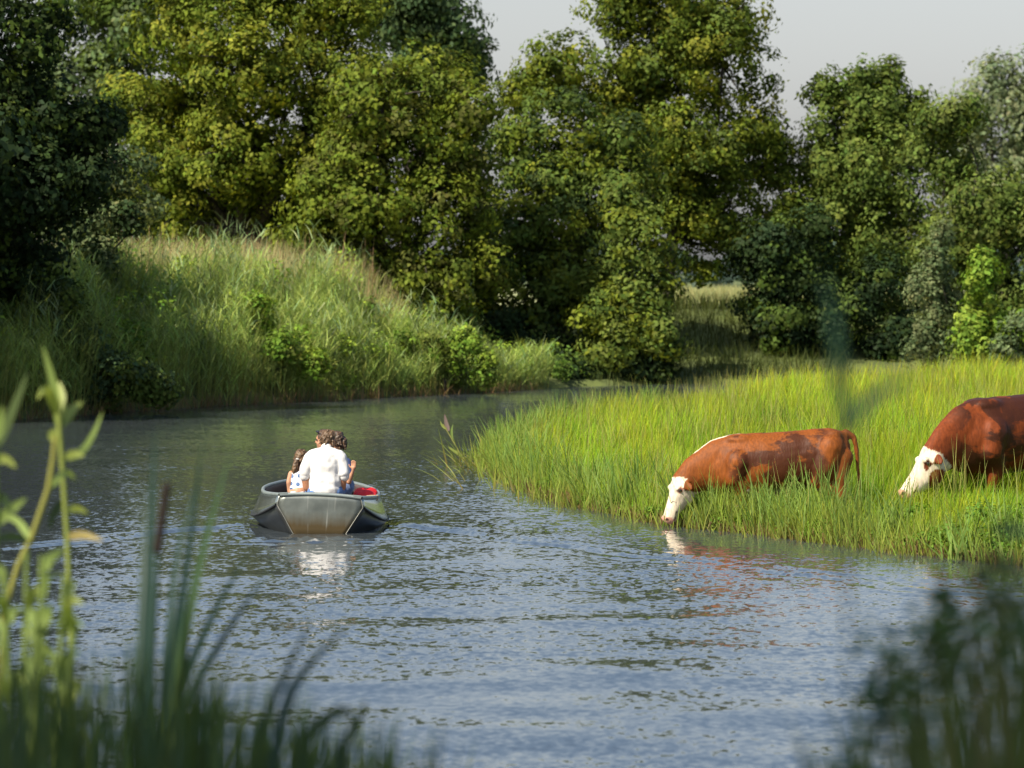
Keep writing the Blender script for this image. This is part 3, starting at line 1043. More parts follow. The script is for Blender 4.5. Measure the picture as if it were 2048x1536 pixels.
def cap(p0, r0, p1, r1, n=12):
    """Tapered limb with rounded ends."""
    p0, p1 = Vector(p0), Vector(p1)
    d = (p1 - p0)
    L = d.length or 1e-4
    d = d / L
    a_ = d.orthogonal().normalized()
    b_ = d.cross(a_)
    rings = []
    for k in range(4):
        th = math.pi / 2 * (k + .4) / 4.4
        rings.append((p0 - d * r0 * math.cos(th), r0 * math.sin(th)))
    rings.append((p0, r0))
    rings.append((p1, r1))
    for k in range(3, -1, -1):
        th = math.pi / 2 * (k + .4) / 4.4
        rings.append((p1 + d * r1 * math.cos(th), r1 * math.sin(th)))
    V, F_ = [], []
    for c, rr in rings:
        for i in range(n):
            an = 2 * math.pi * i / n
            V.append(tuple(c + (a_ * math.cos(an) + b_ * math.sin(an)) * rr))
    for j in range(len(rings) - 1):
        for i in range(n):
            F_.append((j * n + i, j * n + (i + 1) % n, (j + 1) * n + (i + 1) % n, (j + 1) * n + i))
    F_.append(tuple(range(n))[::-1])
    F_.append(tuple((len(rings) - 1) * n + i for i in range(n)))
    return np.array(V), F_


def chain(pts, rads):
    return [cap(pts[i], rads[i], pts[i + 1], rads[i + 1]) for i in range(len(pts) - 1)]


def loft(rings, n=20):
    """rings: (centre, half-axis u, half-axis v)."""
    V, F_ = [], []
    for c, u, v in rings:
        c, u, v = Vector(c), Vector(u), Vector(v)
        for i in range(n):
            an = 2 * math.pi * i / n
            V.append(tuple(c + u * math.cos(an) + v * math.sin(an)))
    for j in range(len(rings) - 1):
        for i in range(n):
            F_.append((j * n + i, j * n + (i + 1) % n, (j + 1) * n + (i + 1) % n, (j + 1) * n + i))
    F_.append(tuple(range(n))[::-1])
    F_.append(tuple((len(rings) - 1) * n + i for i in range(n)))
    return np.array(V), F_


def solid(name, prims, voxel, smooth_it, mat, parent=None, color=None, lump=0.0, lscale=12.0):
    """One continuous skin over the given shapes."""
    V, F_, off = [], [], 0
    for v, f in prims:
        V.append(v)
        F_ += [tuple(i + off for i in q) for q in f]
        off += len(v)
    V = np.vstack(V)
    me = bpy.data.meshes.new(name + '_raw')
    me.from_pydata(V.tolist(), [], F_)
    bm = bmesh.new()
    bm.from_mesh(me)
    bmesh.ops.recalc_face_normals(bm, faces=bm.faces)
    bm.to_mesh(me)
    bm.free()
    tmp = bpy.data.objects.new(name + '_raw', me)
    COL.objects.link(tmp)
    md = tmp.modifiers.new('r', 'REMESH')
    md.mode = 'VOXEL'
    md.voxel_size = voxel
    if smooth_it:
        ms = tmp.modifiers.new('s', 'SMOOTH')
        ms.factor = .5
        ms.iterations = smooth_it
    dg = bpy.context.evaluated_depsgraph_get()
    me2 = bpy.data.meshes.new_from_object(tmp.evaluated_get(dg))
    bpy.data.objects.remove(tmp)
    bpy.data.meshes.remove(me)
    me2.name = name
    nv = len(me2.vertices)
    co = np.empty(nv * 3, np.float32)
    me2.vertices.foreach_get('co', co)
    co = co.reshape(-1, 3)
    if lump:
        no = np.empty(nv * 3, np.float32)
        me2.vertices.foreach_get('normal', no)
        no = no.reshape(-1, 3)
        d = np.array([mnoise.noise(Vector(c) * lscale) + .5 * mnoise.noise(Vector(c) * lscale * 2.3) for c in co])
        co = co + no * (d * lump)[:, None].astype(np.float32)
        me2.vertices.foreach_set('co', co.ravel())
    me2.polygons.foreach_set('use_smooth', np.ones(len(me2.polygons), dtype=bool))
    me2.materials.clear()
    me2.materials.append(mat)
    if color is not None:
        at = me2.attributes.new('tint', 'FLOAT_COLOR', 'POINT')
        c4 = np.ones((nv, 4), np.float32)
        c4[:, :3] = color(co)
        at.data.foreach_set('color', c4.ravel())
    me2.update()
    o = bpy.data.objects.new(name, me2)
    COL.objects.link(o)
    if parent: o.parent = parent
    return o


def bevel_box(name, size, loc, mat, parent=None, bev=.01, rot=None):
    bm = bmesh.new()
    bmesh.ops.create_cube(bm, size=1)
    bmesh.ops.scale(bm, vec=size, verts=bm.verts)
    bmesh.ops.bevel(bm, geom=list(bm.edges), offset=bev, segments=2, affect='EDGES')
    o = bm_obj(name, bm, mat, parent, smooth=False)
    o.location = loc
    if rot: o.rotation_euler = rot
    return o


# ------------------------------------------------------------------ boat
def alu(name, stain=False):
    m, t, out = new_mat(name)
    b = principled(t, Roughness=.36, Metallic=.85)
    tc = t.nodes.new('ShaderNodeTexCoord')
    n = t.nodes.new('ShaderNodeTexNoise')
    n.inputs['Scale'].default_value = 5
    n.inputs['Detail'].default_value = 6
    t.links.new(tc.outputs['Object'], n.inputs['Vector'])
    r_ = t.nodes.new('ShaderNodeValToRGB')
    r_.color_ramp.elements[0].position = .35
    r_.color_ramp.elements[1].position = .7
    r_.color_ramp.elements[0].color = (.15, .165, .15, 1)
    r_.color_ramp.elements[1].color = (.27, .29, .26, 1)
    t.links.new(n.outputs['Fac'], r_.inputs['Fac'])
    colr = r_.outputs[0]
    if stain:
        # algae and dirt line rising from the water, run-down streaks of scale
        sep = t.nodes.new('ShaderNodeSeparateXYZ')
        t.links.new(tc.outputs['Object'], sep.inputs[0])
        mp = t.nodes.new('ShaderNodeMapping')
        mp.inputs['Scale'].default_value = (9, 1, .7)
        t.links.new(tc.outputs['Object'], mp.inputs['Vector'])
        sn = t.nodes.new('ShaderNodeTexNoise')
        sn.inputs['Scale'].default_value = 2.2
        sn.inputs['Detail'].default_value = 4
        t.links.new(mp.outputs[0], sn.inputs['Vector'])
        ad = t.nodes.new('ShaderNodeMath')
        ad.operation = 'MULTIPLY_ADD'
        ad.inputs[1].default_value = .12
        t.links.new(sn.outputs['Fac'], ad.inputs[0])
        t.links.new(sep.outputs['Z'], ad.inputs[2])
        rr = t.nodes.new('ShaderNodeMapRange')
        rr.inputs['From Min'].default_value = .14
        rr.inputs['From Max'].default_value = .30
        rr.inputs['To Min'].default_value = 1
        rr.inputs['To Max'].default_value = 0
        t.links.new(ad.outputs[0], rr.inputs['Value'])
        mx = t.nodes.new('ShaderNodeMix')
        mx.data_type = 'RGBA'
        mx.inputs[7].default_value = (.075, .052, .020, 1)
        t.links.new(rr.outputs[0], mx.inputs['Factor'])
        t.links.new(colr, mx.inputs[6])
        # pale scale streaks
        st = t.nodes.new('ShaderNodeMapRange')
        st.inputs['From Min'].default_value = .64
        st.inputs['From Max'].default_value = .74
        st.inputs['To Max'].default_value = .55
        t.links.new(sn.outputs['Fac'], st.inputs['Value'])
        mx2 = t.nodes.new('ShaderNodeMix')
        mx2.data_type = 'RGBA'
        mx2.inputs[7].default_value = (.42, .42, .37, 1)
        t.links.new(st.outputs[0], mx2.inputs['Factor'])
        t.links.new(mx.outputs[2], mx2.inputs[6])
        colr = mx2.outputs[2]
        me_ = t.nodes.new('ShaderNodeMapRange')
        me_.inputs['To Min'].default_value = .75
        me_.inputs['To Max'].default_value = .25
        t.links.new(rr.outputs[0], me_.inputs['Value'])
        t.links.new(me_.outputs[0], b.inputs['Metallic'])
        b.inputs['Roughness'].default_value = .42
    t.links.new(colr, b.inputs['Base Color'])
    t.links.new(b.outputs[0], out.inputs['Surface'])
    return m


M_ALU = alu('brushed_metal')
M_SIDE = simple('polished_side', (.40, .43, .39), rough=.22, metal=.9, noise=.15, nscale=4)
M_TRANSOM = alu('stained_transom_metal', True)
M_RAIL = simple('rail_metal', (.26, .30, .29), rough=.45, metal=.5, noise=.12, nscale=8)
M_SEAM = simple('weld_bead', (.36, .36, .32), rough=.5, metal=.6)
M_BILGE = simple('black_hull_paint', (.024, .026, .026), rough=.35, noise=.3, nscale=8)
M_RUBBER = simple('black_rubber', (.02, .022, .024), rough=.6)
M_FLOOR = simple('boat_floor', (.16, .15, .14), rough=.8, noise=.2)
M_BENCH = simple('bench_wood', (.22, .13, .07), rough=.6, noise=.3, nscale=9)
M_INNER = simple('inner_paint', (.085, .062, .060), rough=.6, noise=.15)

boat = empty('motor_boat', (BX, BY, 0))
boat.rotation_euler = (0, R(2.4), R(2.6))
tag(boat, 'open grey metal boat carrying four people up the river', 'boat')
#        y    bottom(hw,z)  chine(hw,z)  gunwale(hw,z)
ST = [(.00, (.225, -.10), (.463, .30), (.436, .400)),
      (.35, (.330, -.13), (.575, .205), (.525, .384)),
      (.80, (.430, -.15), (.690, .125), (.610, .366)),
      (1.40, (.500, -.16), (.755, .085), (.650, .358)),
      (2.00, (.520, -.16), (.755, .090), (.648, .358)),
      (2.70, (.470, -.14), (.690, .130), (.595, .352)),
      (3.35, (.330, -.10), (.530, .200), (.470, .358)),
      (3.90, (.150, -.03), (.280, .290), (.270, .368)),
      (4.20, (.020, .06), (.035, .360), (.035, .380))]


def interp_st(k):
    out_ = []
    ysx = [s_[0] for s_ in ST]
    for y_ in np.linspace(0, 4.2, k):
        v = [y_]
        for j in (1, 2, 3):
            v.append((float(np.interp(y_, ysx, [s_[j][0] for s_ in ST])), float(np.interp(y_, ysx, [s_[j][1] for s_ in ST]))))
        out_.append(v)
    # soften the kinks between stations
    for _ in range(3):
        new = [out_[0]]
        for i in range(1, len(out_) - 1):
            v = [out_[i][0]]
            for j in (1, 2, 3):
                v.append(tuple((out_[i - 1][j][q] + 2 * out_[i][j][q] + out_[i + 1][j][q]) / 4 for q in (0, 1)))
            new.append(v)
        new.append(out_[-1])
        out_ = new
    return out_


SS = interp_st(44)


def panel(name, ja, jb, side, mat, thick=.010, inset=0.0, nsub=3):
    V, Fq = [], []
    for s_ in SS:
        for k in range(nsub + 1):
            f = k / nsub
            hw = s_[ja][0] * (1 - f) + s_[jb][0] * f - inset
            z_ = s_[ja][1] * (1 - f) + s_[jb][1] * f
            V.append((side * max(hw, .004), s_[0], z_))
    m_ = nsub + 1
    for i in range(len(SS) - 1):
        for k in range(nsub):
            q = (i * m_ + k, i * m_ + k + 1, (i + 1) * m_ + k + 1, (i + 1) * m_ + k)
            Fq.append(q if side > 0 else q[::-1])
    o = mesh_np(name, np.array(V), np.array(Fq), mat=mat, parent=boat, smooth=True)
    if thick:
        sm = o.modifiers.new('t', 'SOLIDIFY')
        sm.thickness = thick
        sm.offset = -1
    return o


for side in (-1, 1):
    panel('bilge_panel', 1, 2, side, M_BILGE)
    panel('side_panel', 2, 3, side, M_SIDE)
    panel('inner_lining', 2, 3, side, M_INNER, thick=.004, inset=.03)
    # rubbing strake along the chine, rail along the gunwale
    tubes_obj('rubbing_strake', [([Vector((side * (s_[2][0] + .012), s_[0] + (.01 if i == 0 else 0), s_[2][1])) for i, s_ in enumerate(SS)], [.012] * len(SS))], M_RUBBER, boat, 8)
    tubes_obj('gunwale_rail', [([Vector((side * s_[3][0], s_[0], s_[3][1] + .008)) for s_ in SS], [.021] * len(SS))], M_RAIL, boat, 10)
# bottom
V, Fq = [], []
for s_ in SS:
    V += [(-s_[1][0], s_[0], s_[1][1]), (0, s_[0], s_[1][1] - .05), (s_[1][0], s_[0], s_[1][1])]
for i in range(len(SS) - 1):
    for k in (0, 1):
        Fq.append((i * 3 + k, (i + 1) * 3 + k, (i + 1) * 3 + k + 1, i * 3 + k + 1))
mesh_np('bottom', np.array(V), np.array(Fq), mat=M_ALU, parent=boat, smooth=True)
# floor of the cockpit
V, Fq = [], []
for s_ in SS[1:-3]:
    f = .35
    V += [(-(s_[1][0] * .65 + s_[2][0] * .35) + .03, s_[0], .03), ((s_[1][0] * .65 + s_[2][0] * .35) - .03, s_[0], .03)]
for i in range(len(V) // 2 - 1):
    Fq.append((i * 2, i * 2 + 1, i * 2 + 3, i * 2 + 2))
mesh_np('floor', np.array(V), np.array(Fq), mat=M_FLOOR, parent=boat)
# transom: a slightly bowed plate with a crowned top edge
s0 = ST[0]
bm = bmesh.new()
rows = [(s0[1][1], s0[1][0], 0), (.05, .225 + .238 * .15 / .40, .004), (.18, .225 + .238 * .28 / .40, .008), (.30, .463, .010), (.355, .450, .008), (.400, .436, .004)]
gr = []
for (z_, hw, by) in rows:
    line = []
    for k in range(13):
        f = -1 + 2 * k / 12
        crown = .022 * (1 - f * f) * max(0, (z_ - .30) / .10)
        line.append(bm.verts.new((hw * f, -.006 - by * (1 - f * f), z_ + crown)))
    gr.append(line)
for j in range(len(gr) - 1):
    for k in range(12):
        bm.faces.new((gr[j][k], gr[j][k + 1], gr[j + 1][k + 1], gr[j + 1][k]))
o = bm_obj('transom', bm, M_TRANSOM, boat)
sm = o.modifiers.new('t', 'SOLIDIFY')
sm.thickness = .012
sm.offset = -1
# weld beads down the transom edges
for side in (-1, 1):
    tubes_obj('weld_seam', [([Vector((side * hw, -.008, z_)) for (z_, hw, by) in rows], [.0035] * len(rows))], M_SEAM, boat, 6)
# broad pale cap along the transom top
tubes_obj('transom_cap', [([Vector((.440 * f, -.004, .407 + .022 * (1 - f * f))) for f in np.linspace(-1, 1, 13)], [.020] * 13)], M_RAIL, boat, 10)
for side in (-1, 1):
    bevel_box('corner_plate', (.10, .05, .018), (side * .40, .0, .424), M_RAIL, boat, .005, rot=(0, side * R(3), 0))
for y_, hw in ((.85, .62), (2.05, .66)):
    bevel_box('bench', (hw * 2, .30, .035), (0, y_, .285), M_BENCH, boat, .008)
bevel_box('bow_deck', (.42, .55, .02), (0, 3.62, .32), M_ALU, boat, .006)

# red buoyancy cushion and a tan rope coil lying in the boat on the right
M_RED = simple('red_fabric', (.62, .012, .018), rough=.6, noise=.15, nscale=14, bump=.2)
cu = solid('life_jacket', [ball((.0, 0, 0), (.13, .14, .085)), ball((.04, .12, .03), (.09, .10, .07)), ball((-.05, .08, .02), (.10, .12, .08))], .012, 4, M_RED, lump=.012, lscale=9)
cu.location = P(732, 988, 42.75) + Vector((0, 0, -.035))
tag(cu, 'bright red padded bag lying inside the boat at right', 'bag')
ri = []
for k in range(4):
    rr = .05 + .008 * (k % 2)
    ri.append(([Vector((rr * math.cos(a_), rr * math.sin(a_), .012 + .016 * k)) for a_ in np.linspace(0, 2 * math.pi, 18)], [.010] * 18))
rope = tubes_obj('rope_coil', ri, simple('rope', (.45, .34, .2), rough=.8, noise=.2), None, 6)
rope.location = P(748, 1000, 42.35) + Vector((-.02, 0, -.02))
tag(rope, 'small tan rope coil beside the red bag in the boat', 'rope')

# ------------------------------------------------------------------ people
M_SKIN = simple('skin', (.36, .17, .095), rough=.55, spec=.35, noise=.10, nscale=25)
M_SKIN2 = simple('fair_skin', (.44, .23, .14), rough=.55, spec=.35, noise=.10, nscale=25)
M_WHITE = simple('white_cotton', (.62, .61, .60), rough=.85, spec=.2, bump=.25, bscale=28)
M_BLUE = simple('blue_cotton', (.09, .17, .36), rough=.85, noise=.2, nscale=25, bump=.3, bscale=40)
M_NAVY = simple('navy_cotton', (.03, .05, .14), rough=.85, noise=.2, nscale=25)
M_DENIM = simple('denim_stripes', (.13, .18, .32), rough=.85, noise=.5, nscale=22)
M_GLASSES = simple('dark_lens', (.012, .012, .016), rough=.12, spec=.6)


def hair_mat(name, dark, light):
    m, t, out = new_mat(name)
    tc = t.nodes.new('ShaderNodeTexCoord')
    mp = t.nodes.new('ShaderNodeMapping')
    mp.inputs['Scale'].default_value = (55, 30, 14)
    t.links.new(tc.outputs['Object'], mp.inputs['Vector'])
    n = t.nodes.new('ShaderNodeTexNoise')
    n.inputs['Scale'].default_value = 1.4
    n.inputs['Detail'].default_value = 5
    t.links.new(mp.outputs[0], n.inputs['Vector'])
    r_ = t.nodes.new('ShaderNodeValToRGB')
    r_.color_ramp.elements[0].position = .36
    r_.color_ramp.elements[0].color = (*dark, 1)
    r_.color_ramp.elements[1].position = .66
    r_.color_ramp.elements[1].color = (*light, 1)
    t.links.new(n.outputs['Fac'], r_.inputs['Fac'])
    b = principled(t, Roughness=.5)
    t.links.new(r_.outputs[0], b.inputs['Base Color'])
    bp = t.nodes.new('ShaderNodeBump')
    bp.inputs['Strength'].default_value = .7
    bp.inputs['Distance'].default_value = .01
    t.links.new(n.outputs['Fac'], bp.inputs['Height'])
    t.links.new(bp.outputs[0], b.inputs['Normal'])
    t.links.new(b.outputs[0], out.inputs['Surface'])
    return m


M_HAIR_B = hair_mat('light_brown_hair', (.055, .030, .014), (.135, .078, .036))
M_HAIR_D = hair_mat('dark_brown_hair', (.018, .010, .007), (.11, .062, .032))
M_HAIR_G = hair_mat('brown_hair', (.028, .016, .009), (.17, .095, .04))


def head_prims(c, fwd, sz=1.0):
    """Skull, face, nose, lips, chin, ears, brows of a head centred at c looking along fwd."""
    c = Vector(c)
    f = Vector(fwd).normalized()
    up = Vector((0, 0, 1))
    s_ = f.cross(up).normalized()
    up = s_.cross(f).normalized()
    rot = Matrix((f, s_, up)).transposed()
    q = lambda a_, b_, c_: c + (f * a_ + s_ * b_ + up * c_) * sz
    pr = [ball(q(-.012, 0, .022), np.array((.094, .076, .092)) * sz, rot), ball(q(.022, 0, -.045), np.array((.062, .058, .070)) * sz, rot),
          cap(q(.078, 0, .012), .008 * sz, q(.098, 0, -.022), .013 * sz), ball(q(.078, 0, -.058), np.array((.012, .022, .008)) * sz, rot),
          ball(q(.074, 0, -.071), np.array((.011, .020, .008)) * sz, rot), ball(q(.064, 0, -.096), np.array((.022, .024, .018)) * sz, rot),
          ball(q(.074, 0, .026), np.array((.014, .05, .010)) * sz, rot)]
    for sd_ in (-1, 1):
        pr.append(ball(q(-.005, sd_ * .077, -.015), np.array((.020, .010, .032)) * sz, rot))
        pr.append(ball(q(.052, sd_ * .036, -.035), np.array((.024, .022, .022)) * sz, rot))
    return pr, q, rot


def eyes(q, sz, parent):
    for sd_ in (-1, 1):
        v, f_ = ball(q(.070, sd_ * .032, .004), .0125 * sz, None, 10, 6)
        me = bpy.data.meshes.new('eye')
        me.from_pydata(v.tolist(), [], f_)
        me.materials.append(M_GLASSES)
        o = bpy.data.objects.new('eye', me)
        COL.objects.link(o)
        o.parent = parent


def hair_prims(c, q, rot, r, lo=-.04, sz=1.0, n=46, back=.0, extra=0.0, fr=.055):
    """Tousled locks covering the crown, the back and the sides of a head."""
    pr = [ball(q(-.020, 0, .034), np.array((.097, .084, .090)) * sz, rot), ball(q(-.045, 0, -.005), np.array((.066, .074, .07)) * sz, rot)]
    for _ in range(n):
        a_ = r.uniform(0, 2 * math.pi)
        z_ = r.uniform(lo, .115)
        k = math.sqrt(max(0, 1 - ((z_ - .03) / .1) ** 2)) if z_ > .03 else 1.0
        fx, sx = math.cos(a_), math.sin(a_)
        if fx > .35 and z_ < fr: continue
        p = q(-.02 + .085 * k * fx, .078 * k * sx, z_)
        p2 = q(-.02 + .092 * k * fx + r.uniform(-.015, .01), .084 * k * sx + r.uniform(-.012, .012), z_ - r.uniform(.015, .035) - extra)
        pr.append(cap(p, .0125 * sz, p2, .007 * sz, 8))
    return pr


r = np.random.default_rng(21)
# --- man in the white polo shirt, seen from behind
mx, my = X(650, 42.4), 42.35
A = lambda dx, dy, z_: Vector((mx + dx, my + dy, z_))
hp, hq, hrot = head_prims(A(.035, .20, .968), (.55, .83, -.18))
man = solid('person', hp + chain([A(.0, .10, .80), A(.012, .14, .88), A(.028, .18, .93)], [.075, .060, .058]) +
            [ball(A(0, .06, .66), (.155, .085, .17)), ball(A(0, .02, .44), (.14, .09, .13))] +
            chain([A(-.175, .06, .76), A(-.222, .03, .615), A(-.205, .05, .452)], [.045, .050, .043]) + chain([A(-.205, .05, .452), A(-.16, .22, .46), A(-.10, .33, .50)], [.043, .036, .028]) +
            chain([A(.175, .06, .76), A(.205, .03, .615), A(.185, .07, .452)], [.045, .050, .043]) + chain([A(.185, .07, .452), A(.14, .24, .46), A(.08, .34, .50)], [.043, .036, .028]) +
            [ball(A(-.075, .36, .51), (.035, .045, .022)), ball(A(.06, .37, .51), (.035, .045, .022))] +
            [c_ for sd_ in (-1, 1) for k in range(4) for c_ in chain([A(sd_ * .068 + (k - 1.5) * .016, .39, .51), A(sd_ * .066 + (k - 1.5) * .017, .43 - abs(k - 1.4) * .006, .505), A(sd_ * .066 + (k - 1.5) * .015, .445 - abs(k - 1.4) * .008, .48)], [.0095, .009, .008])] +
            [c_ for sd_ in (-1, 1) for c_ in chain([A(sd_ * .04, .35, .51), A(sd_ * .018, .385, .505), A(sd_ * .015, .41, .495)], [.012, .010, .009])] +
            chain([A(-.10, .02, .39), A(-.15, .42, .40), A(-.14, .50, .09)], [.085, .062, .045]) + chain([A(.10, .02, .39), A(.13, .42, .40), A(.12, .50, .09)], [.085, .062, .045]) +
            chain([A(-.14, .49, .075), A(-.15, .66, .06)], [.045, .035]) + chain([A(.12, .49, .075), A(.13, .66, .06)], [.045, .035]), .0125, 3, M_SKIN)
tag(man, 'person in white polo shirt and blue shorts seated with back to us', 'person')
eyes(hq, 1, man)
solid('hair', hair_prims(None, hq, hrot, r, lo=-.035, n=80, sz=.93), .006, 4, M_HAIR_B, man, lump=.003, lscale=70)
shirt = solid('polo_shirt', [ball(A(0, .055, .665), (.186, .132, .20)), ball(A(0, .03, .50), (.186, .140, .17)), ball(A(0, .02, .42), (.184, .156, .13)), ball(A(0, .05, .56), (.184, .136, .18))] +
              chain([A(-.155, .065, .795), A(0, .085, .835), A(.155, .065, .795)], [.072, .080, .072]) +
              chain([A(-.17, .065, .78), A(-.205, .045, .70), A(-.222, .03, .615)], [.072, .068, .064]) + chain([A(.17, .065, .78), A(.195, .045, .70), A(.206, .03, .615)], [.072, .068, .064]), .010, 5, M_WHITE, man, lump=.010, lscale=8)
solid('collar', chain([A(0, .10, .835), A(.010, .13, .878)], [.086, .066]), .009, 2, M_WHITE, man)
for sd_ in (-1, 1):
    px_ = -.226 if sd_ < 0 else .213
    solid('cuff', chain([A(px_, .03, .595), A(px_, .031, .575)], [.058, .057]), .008, 1, M_WHITE, man)
solid('shorts', [ball(A(0, .02, .40), (.19, .15, .10))] + chain([A(-.10, .02, .39), A(-.16, .36, .42)], [.105, .085]) + chain([A(.10, .02, .39), A(.14, .36, .42)], [.105, .085]), .012, 3, M_BLUE, man, lump=.008, lscale=14)

# --- girl with a ponytail and a dotted top
gx_, gy_ = X(599, 43.0), 42.95
B = lambda dx, dy, z_: Vector((gx_ + dx, gy_ + dy, z_))
gh = P(603, 912, 43.0)
hp, hq, hrot = head_prims((gh.x, gy_ + .10, gh.z - .035), (.45, .88, -.1), .88)
girl = solid('person', hp + chain([B(.01, .04, .58), B(.02, .07, .66), B(.022, .09, .73)], [.048, .042, .042]) + [ball(B(0, .03, .48), (.095, .075, .13)), ball(B(0, .0, .37), (.11, .10, .09))] +
             chain([B(-.095, .03, .575), B(-.120, .01, .48), B(-.112, .03, .36)], [.034, .030, .026]) + chain([B(-.112, .03, .36), B(-.08, .16, .34)], [.026, .02]) +
             chain([B(.095, .03, .575), B(.11, .05, .48), B(.09, .12, .40)], [.034, .030, .024]) +
             [ball(B(-.075, .19, .34), (.02, .032, .014))] + [c_ for k in range(4) for c_ in chain([B(-.088 + k * .010, .20, .34), B(-.09 + k * .011, .245 - abs(k - 1.5) * .005, .332)], [.007, .006])] + chain([B(-.06, .17, .34), B(-.045, .205, .335)], [.008, .007]) +
             chain([B(-.06, 0, .36), B(-.10, .30, .385), B(-.09, .34, .10)], [.062, .045, .032]) + chain([B(.06, 0, .36), B(.07, .30, .385), B(.07, .34, .10)], [.062, .045, .032]) +
             chain([B(-.09, .33, .075), B(-.09, .45, .065)], [.032, .026]) + chain([B(.07, .33, .075), B(.07, .45, .065)], [.032, .026]), .0095, 3, M_SKIN2)
tag(girl, 'child with a ponytail in a white top with blue dots', 'person')
eyes(hq, .88, girl)
tail0 = P(594, 919, 42.9)
tail0.y = gy_ + .02
pony = chain([hq(-.07, -.01, .03), tail0, tail0 + Vector((-.025, -.01, -.06)), tail0 + Vector((-.03, -.015, -.12)), tail0 + Vector((-.06, -.01, -.175))], [.035, .020, .034, .036, .010])
for k in range(16):
    a_ = tail0 + Vector((r.uniform(-.03, .01), r.uniform(-.03, .02), r.uniform(-.06, -.02)))
    pony.append(cap(a_, .013, a_ + Vector((r.uniform(-.045, -.005), r.uniform(-.01, .02), r.uniform(-.13, -.06))), .006, 8))
solid('hair', hair_prims(None, hq, hrot, r, lo=-.05, sz=.9, n=50) + pony, .007, 2, M_HAIR_G, girl, lump=.007, lscale=40)
solid('hair_tie', [ball(tail0, (.026, .026, .014))], .005, 1, M_WHITE, girl)
# dotted cotton
m, t, out = new_mat('dotted_cotton')
tc = t.nodes.new('ShaderNodeTexCoord')
mp = t.nodes.new('ShaderNodeMapping')
mp.inputs['Scale'].default_value = (13, .01, 13)
mp.inputs['Location'].default_value = (.3, 0, .1)
t.links.new(tc.outputs['Object'], mp.inputs['Vector'])
vo = t.nodes.new('ShaderNodeTexVoronoi')
vo.inputs['Scale'].default_value = 1
vo.inputs['Randomness'].default_value = .45
t.links.new(mp.outputs[0], vo.inputs['Vector'])
cmp_ = t.nodes.new('ShaderNodeMath')
cmp_.operation = 'LESS_THAN'
cmp_.inputs[1].default_value = .30
t.links.new(vo.outputs['Distance'], cmp_.inputs[0])
mxn = t.nodes.new('ShaderNodeMix')
mxn.data_type = 'RGBA'
mxn.inputs[6].default_value = (.74, .74, .78, 1)
mxn.inputs[7].default_value = (.07, .13, .27, 1)
t.links.new(cmp_.outputs[0], mxn.inputs['Factor'])
b = principled(t, Roughness=.85)
t.links.new(mxn.outputs[2], b.inputs['Base Color'])
t.links.new(b.outputs[0], out.inputs['Surface'])
solid('dotted_top', [ball(B(0, .03, .49), (.108, .088, .125)), ball(B(0, .02, .40), (.115, .10, .12)), ball(B(0, .0, .34), (.125, .12, .07))] + chain([B(-.07, .03, .575), B(-.055, .045, .615)], [.035, .022]) + chain([B(.07, .03, .575), B(.06, .045, .615)], [.035, .022]), .008, 3, m, girl, lump=.005, lscale=14)

# --- adult in front, face turned left, sunglasses pushed up
wx_, wy_ = X(652, 43.6), 43.55
Wm = lambda dx, dy, z_: Vector((wx_ + dx, wy_ + dy, z_))
wh = P(647, 880, 43.6)
hp, hq, hrot = head_prims((wh.x, wy_ + .05, wh.z), (-.97, .22, -.08), .98)
woman = solid('person', hp + chain([Wm(.02, .03, .72), Wm(.0, .04, .80), Wm(-.01, .05, .88)], [.06, .048, .046]) + [ball(Wm(.02, .02, .58), (.13, .10, .18)), ball(Wm(.02, 0, .40), (.15, .13, .12))] +
              chain([Wm(-.13, .02, .70), Wm(-.15, .06, .56), Wm(-.12, .16, .44)], [.046, .040, .034]) + chain([Wm(.15, .02, .70), Wm(.16, .06, .56), Wm(.13, .16, .44)], [.046, .040, .034]) +
              chain([Wm(-.12, .16, .44), Wm(-.06, .34, .44)], [.034, .024]) + chain([Wm(.13, .16, .44), Wm(.07, .34, .44)], [.034, .024]) +
              [ball(Wm(-.05, .38, .44), (.03, .04, .018)), ball(Wm(.06, .38, .44), (.03, .04, .018))] +
              [c_ for sd_ in (-1, 1) for k in range(4) for c_ in chain([Wm(sd_ * .055 + (k - 1.5) * .014, .405, .44), Wm(sd_ * .055 + (k - 1.5) * .015, .45 - abs(k - 1.5) * .006, .43)], [.009, .008])] +
              [c_ for sd_ in (-1, 1) for c_ in chain([Wm(sd_ * .03, .36, .44), Wm(sd_ * .012, .40, .435)], [.011, .009])] +
              chain([Wm(-.08, 0, .36), Wm(-.12, .40, .38), Wm(-.12, .46, .10)], [.08, .055, .038]) + chain([Wm(.10, 0, .36), Wm(.12, .40, .38), Wm(.12, .46, .10)], [.08, .055, .038]) +
              chain([Wm(-.12, .45, .07), Wm(-.12, .60, .06)], [.04, .03]) + chain([Wm(.12, .45, .07), Wm(.12, .60, .06)], [.04, .03]), .0115, 3, M_SKIN2)
tag(woman, 'person facing left with sunglasses pushed up, in front of the white shirt', 'person')
eyes(hq, .98, woman)
solid('hair', hair_prims(None, hq, hrot, r, lo=-.07, sz=.98, n=60, extra=.01, fr=.08), .007, 2, M_HAIR_D, woman, lump=.006, lscale=40)
solid('top', [ball(Wm(.02, .02, .58), (.145, .115, .17)), ball(Wm(.02, 0, .43), (.155, .14, .12))] + chain([Wm(-.12, .02, .70), Wm(.14, .02, .70)], [.055, .055]), .010, 3, M_NAVY, woman)
